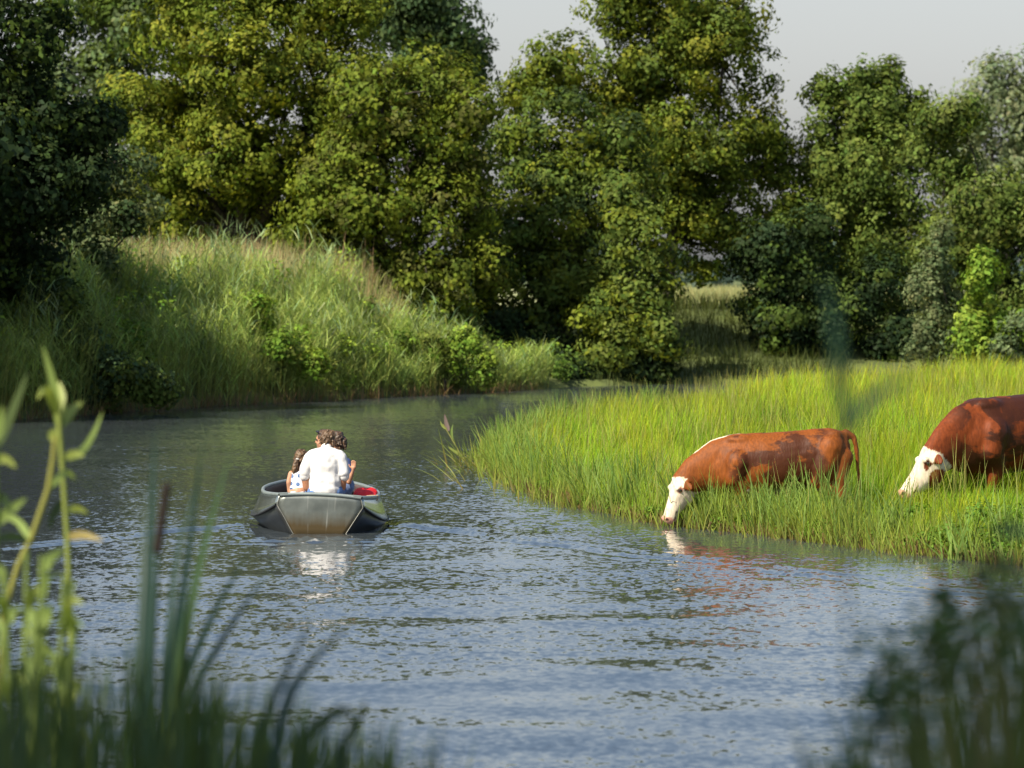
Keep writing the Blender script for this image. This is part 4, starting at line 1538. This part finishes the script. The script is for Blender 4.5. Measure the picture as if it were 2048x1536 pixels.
solid('trousers', [ball(Wm(.02, 0, .38), (.165, .145, .10))] + chain([Wm(-.08, 0, .36), Wm(-.12, .40, .38), Wm(-.12, .46, .16)], [.095, .07, .055]) + chain([Wm(.10, 0, .36), Wm(.12, .40, .38), Wm(.12, .46, .16)], [.095, .07, .055]), .012, 3, M_NAVY, woman)
gl = []
for sd_ in (-1, 1):
    gl.append(ball(hq(.055, sd_ * .034, .098), (.026, .026, .012), hrot @ Matrix.Rotation(R(-35), 3, 'Y')))
    gl.append(cap(hq(.045, sd_ * .062, .098), .005, hq(-.04, sd_ * .082, .045), .004, 8))
gl.append(cap(hq(.065, -.012, .098), .005, hq(.065, .012, .098), .005, 8))
solid('sunglasses', gl, .0045, 1, M_GLASSES, woman)

# --- dark-haired child on the right raising one hand
kx_, ky_ = X(677, 43.4), 43.35
K = lambda dx, dy, z_: Vector((kx_ + dx, ky_ + dy, z_))
kh = P(672.5, 882, 43.4)
hp, hq, hrot = head_prims((kh.x, ky_ + .05, kh.z), (-.55, .82, -.1), .92)
el = P(697.5, 964, 43.2)
wr = P(705.5, 943, 43.15)
hand_c = P(707, 935.5, 43.14)
# the raised hand: palm, four unequal fingers, thumb
hnd = [cap(wr, .019, hand_c, .021), ball(hand_c + Vector((0, 0, .008)), (.030, .012, .030))]
for k, (dx, L) in enumerate(((-.022, .044), (-.008, .052), (.007, .049), (.021, .038))):
    b0 = hand_c + Vector((dx, 0, .030))
    dirf = Vector((dx * 3.6 + .02, .02, 1)).normalized()
    hnd += chain([b0, b0 + dirf * L * .55, b0 + (dirf + Vector((0, -.15, 0))) * L], [.0085, .0078, .0062])
hnd += chain([hand_c + Vector((-.024, 0, -.004)), hand_c + Vector((-.046, 0, .012)), hand_c + Vector((-.052, -.002, .036))], [.010, .009, .007])
kid = solid('person', hp + chain([K(0, .03, .70), K(-.01, .04, .80), K(-.02, .05, .87)], [.05, .043, .043]) + [ball(K(.0, .02, .58), (.11, .085, .16)), ball(K(.02, 0, .42), (.12, .11, .10))] +
            chain([K(.105, .02, .68), K(.12, -.03, .55)], [.038, .034]) + chain([K(.12, -.03, .55), el], [.034, .030]) + chain([el, el.lerp(wr, .5), wr], [.030, .026, .018]) + hnd +
            chain([K(-.105, .02, .68), K(-.12, .06, .55), K(-.10, .16, .45)], [.038, .034, .026]) +
            [ball(K(-.09, .19, .44), (.022, .03, .014))] + [c_ for k in range(4) for c_ in chain([K(-.105 + k * .010, .20, .44), K(-.107 + k * .011, .24 - abs(k - 1.5) * .005, .435)], [.007, .006])] + chain([K(-.075, .18, .44), K(-.06, .215, .435)], [.008, .007]) +
            chain([K(.06, 0, .38), K(.09, .30, .40), K(.09, .35, .10)], [.07, .048, .034]) + chain([K(-.05, 0, .38), K(-.07, .30, .40), K(-.07, .35, .10)], [.07, .048, .034]) +
            chain([K(.09, .34, .07), K(.09, .47, .06)], [.034, .028]) + chain([K(-.07, .34, .07), K(-.07, .47, .06)], [.034, .028]), .0068, 2, M_SKIN2)
tag(kid, 'child in blue with dark wavy hair raising one hand at right', 'person')
eyes(hq, .92, kid)
wav = hair_prims(None, hq, hrot, r, lo=-.09, sz=.95, n=80, extra=.012)
for k in range(9):
    a_ = hq(-.03 - .01 * k % 3, r.uniform(.03, .08), r.uniform(-.02, .04))
    wav.append(cap(a_, .020, a_ + Vector((r.uniform(0, .02), 0, -r.uniform(.06, .11))), .010, 8))
solid('hair', wav, .007, 2, M_HAIR_D, kid, lump=.009, lscale=38)
solid('shirt', [ball(K(0, .02, .58), (.122, .098, .155)), ball(K(.02, 0, .44), (.13, .12, .10))] + chain([K(-.09, .02, .69), K(.09, .02, .69)], [.048, .048]) + chain([K(.10, .02, .68), K(.118, -.025, .56)], [.050, .052]), .009, 3, M_NAVY, kid)
solid('shorts', [ball(K(.035, -.02, .385), (.135, .13, .10))] + chain([K(.07, 0, .385), K(.105, .24, .41)], [.095, .075]) + chain([K(-.05, 0, .38), K(-.07, .24, .41)], [.085, .07]), .010, 3, M_DENIM, kid, lump=.008, lscale=16)


# ------------------------------------------------------------------ cattle
def coat_mat(name, seed, wet, thr=.475):
    m, t, out = new_mat(name)
    at = t.nodes.new('ShaderNodeAttribute')
    at.attribute_name = 'tint'
    tc = t.nodes.new('ShaderNodeTexCoord')
    n = t.nodes.new('ShaderNodeTexNoise')
    n.inputs['Scale'].default_value = 3.1
    n.inputs['Detail'].default_value = 6
    n.inputs['Roughness'].default_value = .62
    n.inputs['Distortion'].default_value = .5
    mp = t.nodes.new('ShaderNodeMapping')
    mp.inputs['Location'].default_value = (seed * 3.7, seed, seed * 1.9)
    mp.inputs['Scale'].default_value = (.9, .9, 1.25)
    t.links.new(tc.outputs['Object'], mp.inputs['Vector'])
    t.links.new(mp.outputs[0], n.inputs['Vector'])
    mr = t.nodes.new('ShaderNodeMapRange')
    mr.inputs['From Min'].default_value = thr
    mr.inputs['From Max'].default_value = thr + .055
    t.links.new(n.outputs['Fac'], mr.inputs['Value'])
    # wet patches only on the brown coat of the flank (alpha of the tint is not used)
    at2 = t.nodes.new('ShaderNodeAttribute')
    at2.attribute_name = 'wet'
    mu = t.nodes.new('ShaderNodeMath')
    mu.operation = 'MULTIPLY'
    t.links.new(mr.outputs[0], mu.inputs[0])
    t.links.new(at2.outputs['Fac'], mu.inputs[1])
    mu2 = t.nodes.new('ShaderNodeMath')
    mu2.operation = 'MULTIPLY'
    mu2.inputs[1].default_value = wet
    t.links.new(mu.outputs[0], mu2.inputs[0])
    # short hair: fine streaks
    hn = t.nodes.new('ShaderNodeTexNoise')
    hn.inputs['Scale'].default_value = 1
    hn.inputs['Detail'].default_value = 4
    hm = t.nodes.new('ShaderNodeMapping')
    hm.inputs['Scale'].default_value = (45, 45, 14)
    t.links.new(tc.outputs['Object'], hm.inputs['Vector'])
    t.links.new(hm.outputs[0], hn.inputs['Vector'])
    hr = t.nodes.new('ShaderNodeMapRange')
    hr.inputs['From Min'].default_value = .3
    hr.inputs['From Max'].default_value = .7
    hr.inputs['To Min'].default_value = .72
    hr.inputs['To Max'].default_value = 1.25
    t.links.new(hn.outputs['Fac'], hr.inputs['Value'])
    vm = t.nodes.new('ShaderNodeVectorMath')
    vm.operation = 'SCALE'
    t.links.new(at.outputs['Color'], vm.inputs[0])
    t.links.new(hr.outputs[0], vm.inputs['Scale'])
    mx = t.nodes.new('ShaderNodeMix')
    mx.data_type = 'RGBA'
    t.links.new(mu2.outputs[0], mx.inputs['Factor'])
    t.links.new(vm.outputs[0], mx.inputs[6])
    mx.inputs[7].default_value = (.045, .013, .005, 1)
    b = principled(t, Roughness=.6)
    b.inputs['Specular IOR Level'].default_value = .35
    b.inputs['Specular IOR Level'].default_value = .22
    t.links.new(mx.outputs[2], b.inputs['Base Color'])
    rm = t.nodes.new('ShaderNodeMapRange')
    rm.inputs['To Min'].default_value = .62
    rm.inputs['To Max'].default_value = .50
    t.links.new(mu2.outputs[0], rm.inputs['Value'])
    t.links.new(rm.outputs[0], b.inputs['Roughness'])
    bp = t.nodes.new('ShaderNodeBump')
    bp.inputs['Strength'].default_value = .35
    bp.inputs['Distance'].default_value = .012
    t.links.new(hn.outputs['Fac'], bp.inputs['Height'])
    t.links.new(bp.outputs[0], b.inputs['Normal'])
    t.links.new(b.outputs[0], out.inputs['Surface'])
    return m


M_EYE = simple('cow_eye', (.012, .008, .006), rough=.15, spec=.6)
M_TAG = simple('ear_tag', (.75, .52, .05), rough=.5)


def make_cow(name, label, loc, rotz, scale, head_d, head_f, poll, brown, seed, wet, face_patch=False, neck_mid=None):
    """Cow along +x, feet at z=-.08, near side +y when turned to face left."""
    d = Vector(head_d).normalized()
    f = Vector(head_f)
    f = (f - d * f.dot(d)).normalized()
    s_ = d.cross(f).normalized()
    PO = Vector(poll)
    pr = []
    trunk = [(-.035, .90, .66, .07), (.0, 1.00, .56, .14), (.07, 1.075, .48, .20), (.20, 1.105, .45, .245), (.35, 1.095, .46, .25), (.52, 1.078, .40, .258), (.72, 1.062, .35, .278), (.92, 1.05, .335, .283),
             (1.10, 1.045, .335, .262), (1.26, 1.025, .34, .235), (1.40, .965, .35, .20), (1.50, .88, .37, .155), (1.57, .78, .42, .10)]
    pr.append(loft([((x_, 0, (a_ + b_) / 2), (0, w_, 0), (0, 0, (a_ - b_) / 2)) for x_, a_, b_, w_ in trunk], 24))
    # neck into the head
    hc = PO + d * .10 - f * .09
    npts = [Vector((1.22, 0, .74)), Vector((1.42, 0, .70)), Vector((1.58, 0, .62)) if neck_mid is None else Vector(neck_mid), PO * .45 + Vector((1.58, 0, .60)) * .55 - f * .03, hc]
    nh = [.30, .285, .25, .205, .15]
    nw = [.20, .165, .135, .112, .10]
    rg = []
    for i, p in enumerate(npts):
        tdir = (npts[min(i + 1, 4)] - npts[max(i - 1, 0)]).normalized()
        sv = Vector((0, 1, 0))
        sv = (sv - tdir * sv.dot(tdir)).normalized()
        uv = sv.cross(tdir).normalized()
        rg.append((p, sv * nw[i], uv * nh[i]))
    pr.append(loft(rg, 20))
    hd = [(-.035, .055, .055, -.055), (.02, .106, .110, -.085), (.10, .122, .145, -.115), (.17, .114, .155, -.128), (.24, .096, .140, -.118), (.31, .080, .112, -.092), (.38, .073, .090, -.072), (.44, .080, .082, -.064), (.49, .078, .070, -.058), (.52, .050, .042, -.050)]
    pr.append(loft([(PO + d * t_ + f * o_, s_ * w_, f * h_) for t_, w_, h_, o_ in hd], 18))
    # jaw, cheeks, brows, muzzle rim
    for sd_ in (-1, 1):
        pr.append(ball(PO + d * .17 - f * .18 + s_ * sd_ * .05, (.08, .055, .08)))
        pr.append(ball(PO + d * .125 - f * .010 + s_ * sd_ * .088, .034))
        pr.append(ball(PO + d * .475 - f * .005 + s_ * sd_ * .042, (.026, .026, .026)))
        # ear
        e0 = PO + d * .045 - f * .06 + s_ * sd_ * .085
        ed = (s_ * sd_ * .86 - f * .30 + d * .30).normalized()
        en = ed.cross(d).normalized()
        er = Matrix((ed, ed.cross(en).normalized(), en)).transposed()
        pr.append(ball(e0 + ed * .075, (.095, .050, .020), er))
        # legs
        y1 = sd_ * .135
        pr += chain([(1.22, sd_ * .14, .72), (1.27, sd_ * .165, .56), (1.17, sd_ * .15, .42), (1.20, y1, .20), (1.19, y1, .03), (1.22, y1, -.02)], [.17, .13, .090, .052, .038, .046])
        pr += chain([(1.22, y1, -.02), (1.24, y1, -.06)], [.046, .052])
        y2 = sd_ * .15
        pr += chain([(.20, sd_ * .13, .88), (.28, sd_ * .155, .66), (.33, sd_ * .15, .52), (.06, y2, .30), (.10, y2, .05), (.13, y2, -.02)], [.17, .150, .105, .055, .040, .046])
        pr += chain([(.05, sd_ * .12, .78), (.10, sd_ * .14, .55), (.06, y2, .32)], [.11, .09, .05])
        pr += chain([(.13, y2, -.02), (.15, y2, -.06)], [.046, .052])
        pr.append(ball((.16, sd_ * .12, 1.02), (.10, .08, .07)))
        pr.append(ball((1.18, sd_ * .06, .97), (.20, .11, .07)))
    # brisket, tail
    pr.append(ball((1.40, 0, .46), (.15, .10, .10)))
    pr += chain([(.02, 0, 1.055), (-.075, 0, 1.00), (-.105, .01, .85), (-.115, .02, .66), (-.135, .02, .50), (-.13, .02, .40)], [.040, .034, .026, .021, .024, .012])
    brown = np.array(brown)
    white = np.array((.62, .53, .40))
    POn, dn, fn, sn = map(np.array, (PO, d, f, s_))

    def color(co):
        q = co.astype(float) - POn
        ht, hf, hs_ = q @ dn, q @ fn, q @ sn
        nz = np.array([mnoise.noise(Vector(c) * 9) for c in co]) * .03
        x_, y_, z_ = co[:, 0], co[:, 1], co[:, 2]
        c = np.tile(brown, (len(co), 1))
        c *= (1 + .12 * np.array([mnoise.noise(Vector(v) * 4 + Vector((5, 0, 0))) for v in co]))[:, None]
        onhead = (ht + nz > .0) & (hf > -.30 + nz) & (np.abs(hs_) < .14)
        ear = (np.abs(hs_) > .122) & (ht < .13) & (ht > -.05)
        crest = (not face_patch) & (np.abs(y_) < .026 + nz * .7) & (x_ > 1.18) & (x_ < 1.72) & (z_ > 1.33 - x_ * .30)
        under = ((z_ < .43 + nz * 1.6) & (x_ > .3) & (x_ < 1.75) & (np.abs(y_) < .22)) if not face_patch else ((z_ < .375 + nz * 2) & (x_ > .42) & (x_ < 1.02))
        lower = z_ < (.02 if face_patch else .20) + nz
        wm = (onhead & ~ear) | crest | under | lower
        c[wm] = white * (1 + .16 * np.array([mnoise.noise(Vector(v) * 14 + Vector((0, 3, 0))) for v in co])[wm, None])
        if face_patch:
            pt = ((ht - .20) / .10) ** 2 + ((hf + .20) / .085) ** 2 + nz * 6 < 1.0
            pt &= np.abs(hs_) > .02
            c[pt] = brown * .9
            ring = (ht > .115) & (ht < .20) & (hf > -.075) & (hf < -.01) & (np.abs(hs_) > .085)
            c[ring] = brown * .7
        c[ear] = brown * .8
        pinky = (ht > .455 + nz * .3) & (hf > -.10)
        c[pinky & onhead] = (.50, .26, .19)
        for sd_ in (-1, 1):
            nos = (ht - .485) ** 2 + (hf + .005) ** 2 + (hs_ - sd_ * .052) ** 2 < .019 ** 2
            c[nos] = (.035, .015, .012)
            ey = ((ht - .135) ** 2 + ((hf + .038)) ** 2 * 1.4 + (hs_ - sd_ * .105) ** 2) < .038 ** 2
            if not face_patch: c[ey] = (.46, .22, .15)
        mouth = (np.abs(hf + .088 + (ht - .44) * .1) < .008) & (ht > .36) & onhead
        c[mouth] = (.10, .06, .05)
        hoof = z_ < -.035
        c[hoof] = (.05, .04, .035)
        return c

    o = solid(name, pr, .0165, 5, coat_mat(name + '_coat', seed, wet, .45 if face_patch else .475), color=color, lump=.006, lscale=6.5)
    me = o.data
    nv = len(me.vertices)
    co = np.empty(nv * 3, np.float32)
    me.vertices.foreach_get('co', co)
    co = co.reshape(-1, 3)
    wt = smooth01((co[:, 0] - .12) / .2) * smooth01(((1.70 if face_patch else 1.45) - co[:, 0]) / .25) * smooth01((1.13 - co[:, 2]) / .06) * smooth01((co[:, 2] - .3) / .15)
    at = me.attributes.new('wet', 'FLOAT', 'POINT')
    at.data.foreach_set('value', wt.astype(np.float32))
    for sd_ in (-1, 1):
        v, f_ = ball(PO + d * .138 - f * .040 + s_ * sd_ * .100, (.019, .019, .019), None, 12, 8)
        me_ = bpy.data.meshes.new('eye')
        me_.from_pydata(v.tolist(), [], f_)
        me_.materials.append(M_EYE)
        me_.polygons.foreach_set('use_smooth', np.ones(len(me_.polygons), dtype=bool))
        eo = bpy.data.objects.new('eye', me_)
        COL.objects.link(eo)
        eo.parent = o
    o.location = loc
    o.rotation_euler = (0, 0, rotz)
    o.scale = (scale,) * 3
    tag(o, label, 'cow', 'cows at the waterside')
    return o


cow1 = make_cow('cow', 'brown cow with white face drinking at the water edge', (X(1697, 42.5), 42.62, 0), R(180), 1.0,
                (.27, .10, -.93), (.86, .44, .25), (1.90, .05, .560), (.185, .050, .006), 1, .9)
cow2 = make_cow('cow', 'wet brown cow grazing at the right edge, brown eye and cheek', (0, 0, 0), R(180), 1.0,
                (.52, -.16, -.80), (.82, -.30, .50), (1.90, .04, .60), (.150, .032, .006), 2.3, 1.0, face_patch=True)
c2s, c2r = 1.23, R(180 + 36)
cow2.scale = (c2s,) * 3
cow2.rotation_euler = (0, 0, c2r)
pl = Matrix.Rotation(c2r, 3, 'Z') @ (Vector((1.90, .04, .60)) * c2s)
tgt = P(1857, 896, 42.6)
cow2.location = tgt - pl

#@@PART3
# ------------------------------------------------------------------ plants close to the camera
M_NEAR = foliage_mat('near_reed', trans=.32, rough=.45, spec=.35, ttint=(1.15, 1.15, .6))


def ribbon(pts, wd, col, fold=.25, n=9):
    """A leaf along a curve through the points (3-D), with a folded middle rib; wd = full width in metres."""
    pts = [Vector(p) for p in pts]
    fine = []
    m_ = len(pts) - 1
    for i in range(n):
        u = i / (n - 1) * m_
        k = min(int(u), m_ - 1)
        f = u - k
        p0, p1, p2, p3 = pts[max(k - 1, 0)], pts[k], pts[k + 1], pts[min(k + 2, m_)]
        fine.append(.5 * ((2 * p1) + (p2 - p0) * f + (2 * p0 - 5 * p1 + 4 * p2 - p3) * f * f + (3 * p1 - p0 - 3 * p2 + p3) * f ** 3))
    V, T, Fq = [], [], []
    for i, p in enumerate(fine):
        d = (fine[min(i + 1, n - 1)] - fine[max(i - 1, 0)]).normalized()
        sd_ = d.cross(Vector((0, 1, 0)))
        if sd_.length < .1: sd_ = Vector((1, 0, 0))
        sd_.normalize()
        f = i / (n - 1)
        ww = wd * .5 * (min(1, .45 + f * 2.2) * (1 - f ** 2.6) + .02)
        V += [p - sd_ * ww, p + Vector((0, fold * ww, 0)), p + sd_ * ww]
        T += [col] * 3
    for i in range(n - 1):
        a_ = i * 3
        Fq += [(a_, a_ + 1, a_ + 4, a_ + 3), (a_ + 1, a_ + 2, a_ + 5, a_ + 4)]
    return np.array([tuple(v) for v in V]), np.array(Fq), np.array(T)


def stalk(pts, rad, col, nseg=6):
    v, f = tube(pts, rad, nseg)
    return v, f, np.tile(np.array(col), (len(v), 1))


def foot(px, D):
    x_ = X(px, D)
    return Vector((x_, D, gz(x_, D) - .03))


def plant(name, label, cat, parts_, group=None):
    """parts_: {part name: [(V,F,T), ...]} -> a thing with one mesh per part."""
    allv = np.vstack([q[0] for lst in parts_.values() for q in lst])
    lo = allv[allv[:, 2].argmin()]
    root = empty(name, tuple(lo))
    tag(root, label, cat, group)
    for pn, lst in parts_.items():
        for V, F_, T in lst:
            mesh_np(pn, V - lo, F_, tint=T, mat=M_NEAR, parent=root, smooth=True)
    return root


r = np.random.default_rng(41)
YG, YG2, TAN, DKG, BLU = (.27, .32, .075), (.20, .27, .07), (.36, .29, .11), (.035, .065, .022), (.028, .062, .050)


def L(D, pts, wpx, col, dd=0.0):
    n = len(pts)
    return ribbon([P(a_, b_, D + dd * i / max(1, n - 1)) for i, (a_, b_) in enumerate(pts)], wpx / FPX * D, col)


# the pair of pale reeds at the left
D = 13.0
plant('reed_plant', 'pale sunlit reed with blunt leaves at left, tallest in the foreground', 'reed', {
    'stem': [stalk([foot(150, D), P(141, 1300, D), P(137, 1180, D), P(132, 1060, D), P(125, 950, D), P(118, 860, D), P(116, 800, D)], [.011, .011, .0105, .010, .010, .010, .009], YG)],
    'leaf': [L(D, [(114, 850), (108, 780), (96, 730), (84, 690)], 17, YG2), L(D, [(118, 850), (121, 800), (117, 762)], 26, YG, .1), L(D, [(113, 830), (100, 788), (86, 778), (74, 800)], 20, YG, -.15),
             L(D, [(122, 852), (142, 822), (166, 802)], 22, YG, .2), L(D, [(126, 920), (160, 905), (185, 870), (205, 822)], 16, YG2, .3), L(D, [(130, 915), (150, 908), (168, 912)], 18, YG, -.2),
             L(D, [(134, 1075), (165, 1070), (206, 1082)], 18, TAN, -.2), L(D, [(133, 1020), (155, 1018), (175, 1028)], 16, YG, .2), L(D, [(125, 1000), (105, 1030), (98, 1060)], 15, DKG, .2)]})
D = 12.6
plant('reed_plant', 'leaning pale reed stem crossing left of the tallest reed', 'reed', {
    'stem': [stalk([foot(-30, D), P(5, 1230, D), P(35, 1130, D), P(62, 1075, D), P(95, 980, D), P(105, 920, D), P(110, 872, D)], [.011, .011, .010, .010, .010, .009, .009], (.30, .30, .07))],
    'leaf': [L(D, [(110, 880), (104, 868), (112, 858)], 20, YG), L(D, [(60, 1080), (30, 1040), (-20, 1030)], 16, YG2, .2), L(D, [(95, 980), (130, 945), (150, 960)], 14, YG2, .2)]})
# leaves reaching in from the left edge
D = 12.0
plant('reed_plant', 'reed at the left edge with broad leaves reaching into view', 'reed', {
    'stem': [stalk([foot(-25, D), P(-14, 1200, D), P(-10, 1000, D), P(-14, 880, D)], [.012] * 4, YG2)],
    'leaf': [L(D, [(-10, 920), (10, 918), (32, 936)], 20, YG), L(D, [(-12, 1050), (20, 1020), (52, 996)], 22, YG2), L(D, [(-12, 900), (20, 830), (55, 745)], 22, (.07, .10, .03), .3), L(D, [(-12, 990), (8, 1000), (22, 1030)], 20, DKG),
             L(D, [(-12, 1080), (25, 1074), (60, 1084)], 18, DKG, .2), L(D, [(-14, 880), (-2, 850), (4, 810)], 20, YG2)]})
# low pale reeds lower left
k_ = 0
for (bx_, tx_, ty_, D) in ((40, 52, 1105, 11.5), (75, 82, 1112, 11.2), (105, 128, 1150, 11.0), (20, 8, 1140, 10.8), (60, 70, 1225, 10.2), (120, 150, 1240, 10.4), (140, 110, 1320, 9.8)):
    st_ = [foot(bx_, D), P(bx_ + (tx_ - bx_) * .2, 1500, D), P(bx_ + (tx_ - bx_) * .6, 1330, D), P(tx_, ty_, D)]
    lv = []
    for q in range(7):
        f = r.uniform(.0, .8)
        yy = ty_ + (1480 - ty_) * f
        xx = tx_ + (bx_ - tx_) * f
        sd_ = r.choice((-1, 1))
        lv.append(L(D, [(xx, yy + 30), (xx + sd_ * r.uniform(8, 18), yy - r.uniform(0, 25)), (xx + sd_ * r.uniform(20, 46), yy - r.uniform(-20, 50))], r.uniform(13, 24), [YG, YG2, (.16, .22, .05)][r.integers(3)], r.uniform(-.3, .3)))
    plant('reed_plant', ['short reed at lower left, second from the frame edge', 'short pale reed at lower left with upright tip', 'short reed under the tallest reed at lower left', 'short reed at lower left nearest the frame edge',
                         'low reed deep in the lower left clump', 'low reed on the right side of the lower left clump', 'lowest reed at the foot of the lower left clump'][k_], 'reed', {'stem': [stalk(st_, [.011, .010, .010, .007], YG2)], 'leaf': lv}, 'short reeds at lower left')
    k_ += 1
# cattail with its fan of blue-green blades
D = 10.6
heads = chain([P(333, 972, D), P(314, 1100, D)], [.0120, .0135])
pl_ = plant('cattail_plant', 'blue green cattail with one dark brown seed head', 'cattail', {
    'stem': [stalk([foot(292, D), P(300, 1400, D), P(310, 1200, D), P(317, 1090, D), P(333, 968, D), P(336, 945, D)], [.008, .008, .007, .006, .004, .002], BLU)],
    'leaf': [L(D, [(275, 1700), (290, 1350), (300, 1080), (309, 860)], 24, BLU, .1), L(D, [(285, 1700), (330, 1400), (370, 1150), (408, 862)], 22, BLU, -.2), L(D, [(295, 1700), (345, 1400), (400, 1120), (462, 900)], 24, (.05, .10, .04), .2),
             L(D, [(290, 1700), (325, 1400), (352, 1120), (396, 960)], 18, BLU, .3), L(D, [(300, 1700), (350, 1420), (420, 1240), (500, 1100)], 20, BLU, -.3), L(D, [(300, 1720), (360, 1440), (450, 1270), (545, 1130)], 18, BLU, .3),
             L(D, [(265, 1700), (275, 1420), (282, 1180), (292, 960)], 16, BLU, .5), L(D, [(305, 1720), (340, 1500), (365, 1340), (380, 1180)], 20, DKG, -.5)]})
sh = solid('seed_head', heads, .004, 3, simple('cattail_brown', (.014, .007, .005), rough=.9, noise=.3, nscale=60))
sh.parent = pl_
sh.matrix_parent_inverse = Matrix.Translation(-pl_.location)
# long blades leaning right in front of the bright reflection
D = 8.6
plant('sedge_plant', 'blurred sedge blades leaning right below the boat', 'sedge', {
    'leaf': [L(D, [(500, 1800), (560, 1450), (610, 1340), (705, 1245)], 24, BLU, .2), L(D, [(480, 1800), (520, 1480), (570, 1350), (622, 1240)], 20, BLU, -.2), L(D, [(520, 1800), (600, 1500), (690, 1420), (700, 1460)], 26, DKG, .1),
             L(D, [(430, 1800), (440, 1500), (455, 1430), (478, 1395)], 18, (.16, .22, .05), .2), L(D, [(640, 1800), (680, 1520), (720, 1440), (730, 1400)], 22, DKG, .2)]})
D = 4.4
plant('reed_plant', 'single blurred reed blade over the meadow at right of centre', 'reed', {
    'stem': [stalk([foot(1705, D), P(1700, 1400, D), P(1697, 1200, D), P(1694, 1000, D), P(1690, 850, D)], [.0022, .0022, .0022, .0022, .002], BLU)],
    'leaf': [L(D, [(1692, 870), (1680, 760), (1668, 640), (1645, 540)], 30, (.05, .12, .055), .1), L(D, [(1694, 860), (1740, 800), (1790, 772), (1840, 755)], 30, (.05, .11, .04), .4)]})

# masses of blurred blades at the two lower corners
def near_mass(name, label, n, pick, cols, seed):
    r = np.random.default_rng(seed)
    vg = Veg()
    for k in range(n):
        rx, tx_, ty_, D_, wpx = pick(r)
        p0 = foot(rx, D_)
        p2 = P(tx_, ty_, D_ + r.uniform(-.25, .25))
        p1 = p0.lerp(p2, .55)
        p1.x = p0.x + (p2.x - p0.x) * .35
        c = np.array(cols[r.integers(len(cols))]) * r.uniform(.6, 1.4)
        V, F_, T = ribbon([p0, p1, p2], wpx / FPX * D_, tuple(c), n=6)
        vg.add(V, F_, T)
    return tag(vg.build(name, M_NEAR), label, 'grass', kind='stuff')


def pick_left(r):
    rx = r.uniform(-80, 830)
    top = np.interp(rx, [-80, 100, 230, 300, 420, 560, 700, 830], [1230, 1270, 1280, 1240, 1310, 1360, 1400, 1450])
    return rx, rx + r.normal(25, 70), top + abs(r.normal(0, 95)), r.uniform(6.6, 10.5), r.uniform(7, 17)


def pick_right(r):
    rx = r.uniform(1640, 2120)
    top = np.interp(rx, [1640, 1720, 1800, 1880, 1960, 2050, 2120], [1430, 1380, 1290, 1230, 1160, 1110, 1090])
    return rx + 60, rx + r.normal(-5, 75), top + abs(r.normal(0, 120)), r.uniform(5.2, 8.2), r.uniform(8, 18)


near_mass('foreground_blades', 'dark blurred grass blades across the lower left corner', 680, pick_left, [(.055, .092, .018), (.085, .125, .025), (.040, .075, .020), (.04, .085, .05)], 51)
near_mass('foreground_stems', 'dark blurred stems and leaves in the lower right corner', 250, pick_right, [(.07, .11, .025), (.09, .13, .03), (.06, .08, .03), (.13, .12, .05)], 52)
# leafy tops of the plants lower right
r = np.random.default_rng(53)
Vs, Ts = [], []
for k in range(14):
    px_ = r.uniform(1700, 2090)
    D_ = r.uniform(5.2, 8)
    topy = np.interp(px_, [1700, 1800, 1880, 1960, 2050, 2100], [1420, 1310, 1240, 1170, 1110, 1100])
    c = np.array(P(px_, topy + abs(r.normal(60, 110)), D_))
    nl = 46
    q = rand_unit(nl, r) * (.075 * r.random(nl) ** .4)[:, None] * np.array([.8, 1, 1.5])
    N = rand_unit(nl, r) + np.array([0, -.3, .5])
    N /= np.linalg.norm(N, axis=1, keepdims=True)
    v, tt = leaf_quads(c + q, N, r.uniform(.03, .055, nl), jit([(.05, .085, .02), (.07, .10, .03), (.05, .12, .06)][r.integers(3)], nl, r), r, aspect=.4)
    Vs.append(v)
    Ts.append(tt)
v = np.vstack(Vs)
tag(mesh_np('foreground_foliage', v, np.arange(len(v)).reshape(-1, 4), tint=np.vstack(Ts), mat=M_NEAR), 'dark blurred foliage at the lower right edge', 'foliage', kind='stuff')
# lone reed stalk standing off the tip of the meadow
D = 57.6
plant('reed_plant', 'lone leaning reed off the tip of the meadow', 'reed', {
    'stem': [stalk([P(928, 925, D), P(915, 898, D), P(900, 872, D), P(886, 848, D)], [.012, .011, .009, .006], (.30, .30, .08))],
    'plume': [L(D, [(897, 862), (892, 845), (889, 828)], 9, (.22, .16, .14))],
    'leaf': [L(D, [(905, 882), (903, 862), (906, 848)], 5, YG2), L(D, [(922, 912), (905, 900), (896, 893)], 6, YG), L(D, [(893, 858), (885, 852), (880, 842)], 5, YG)]})
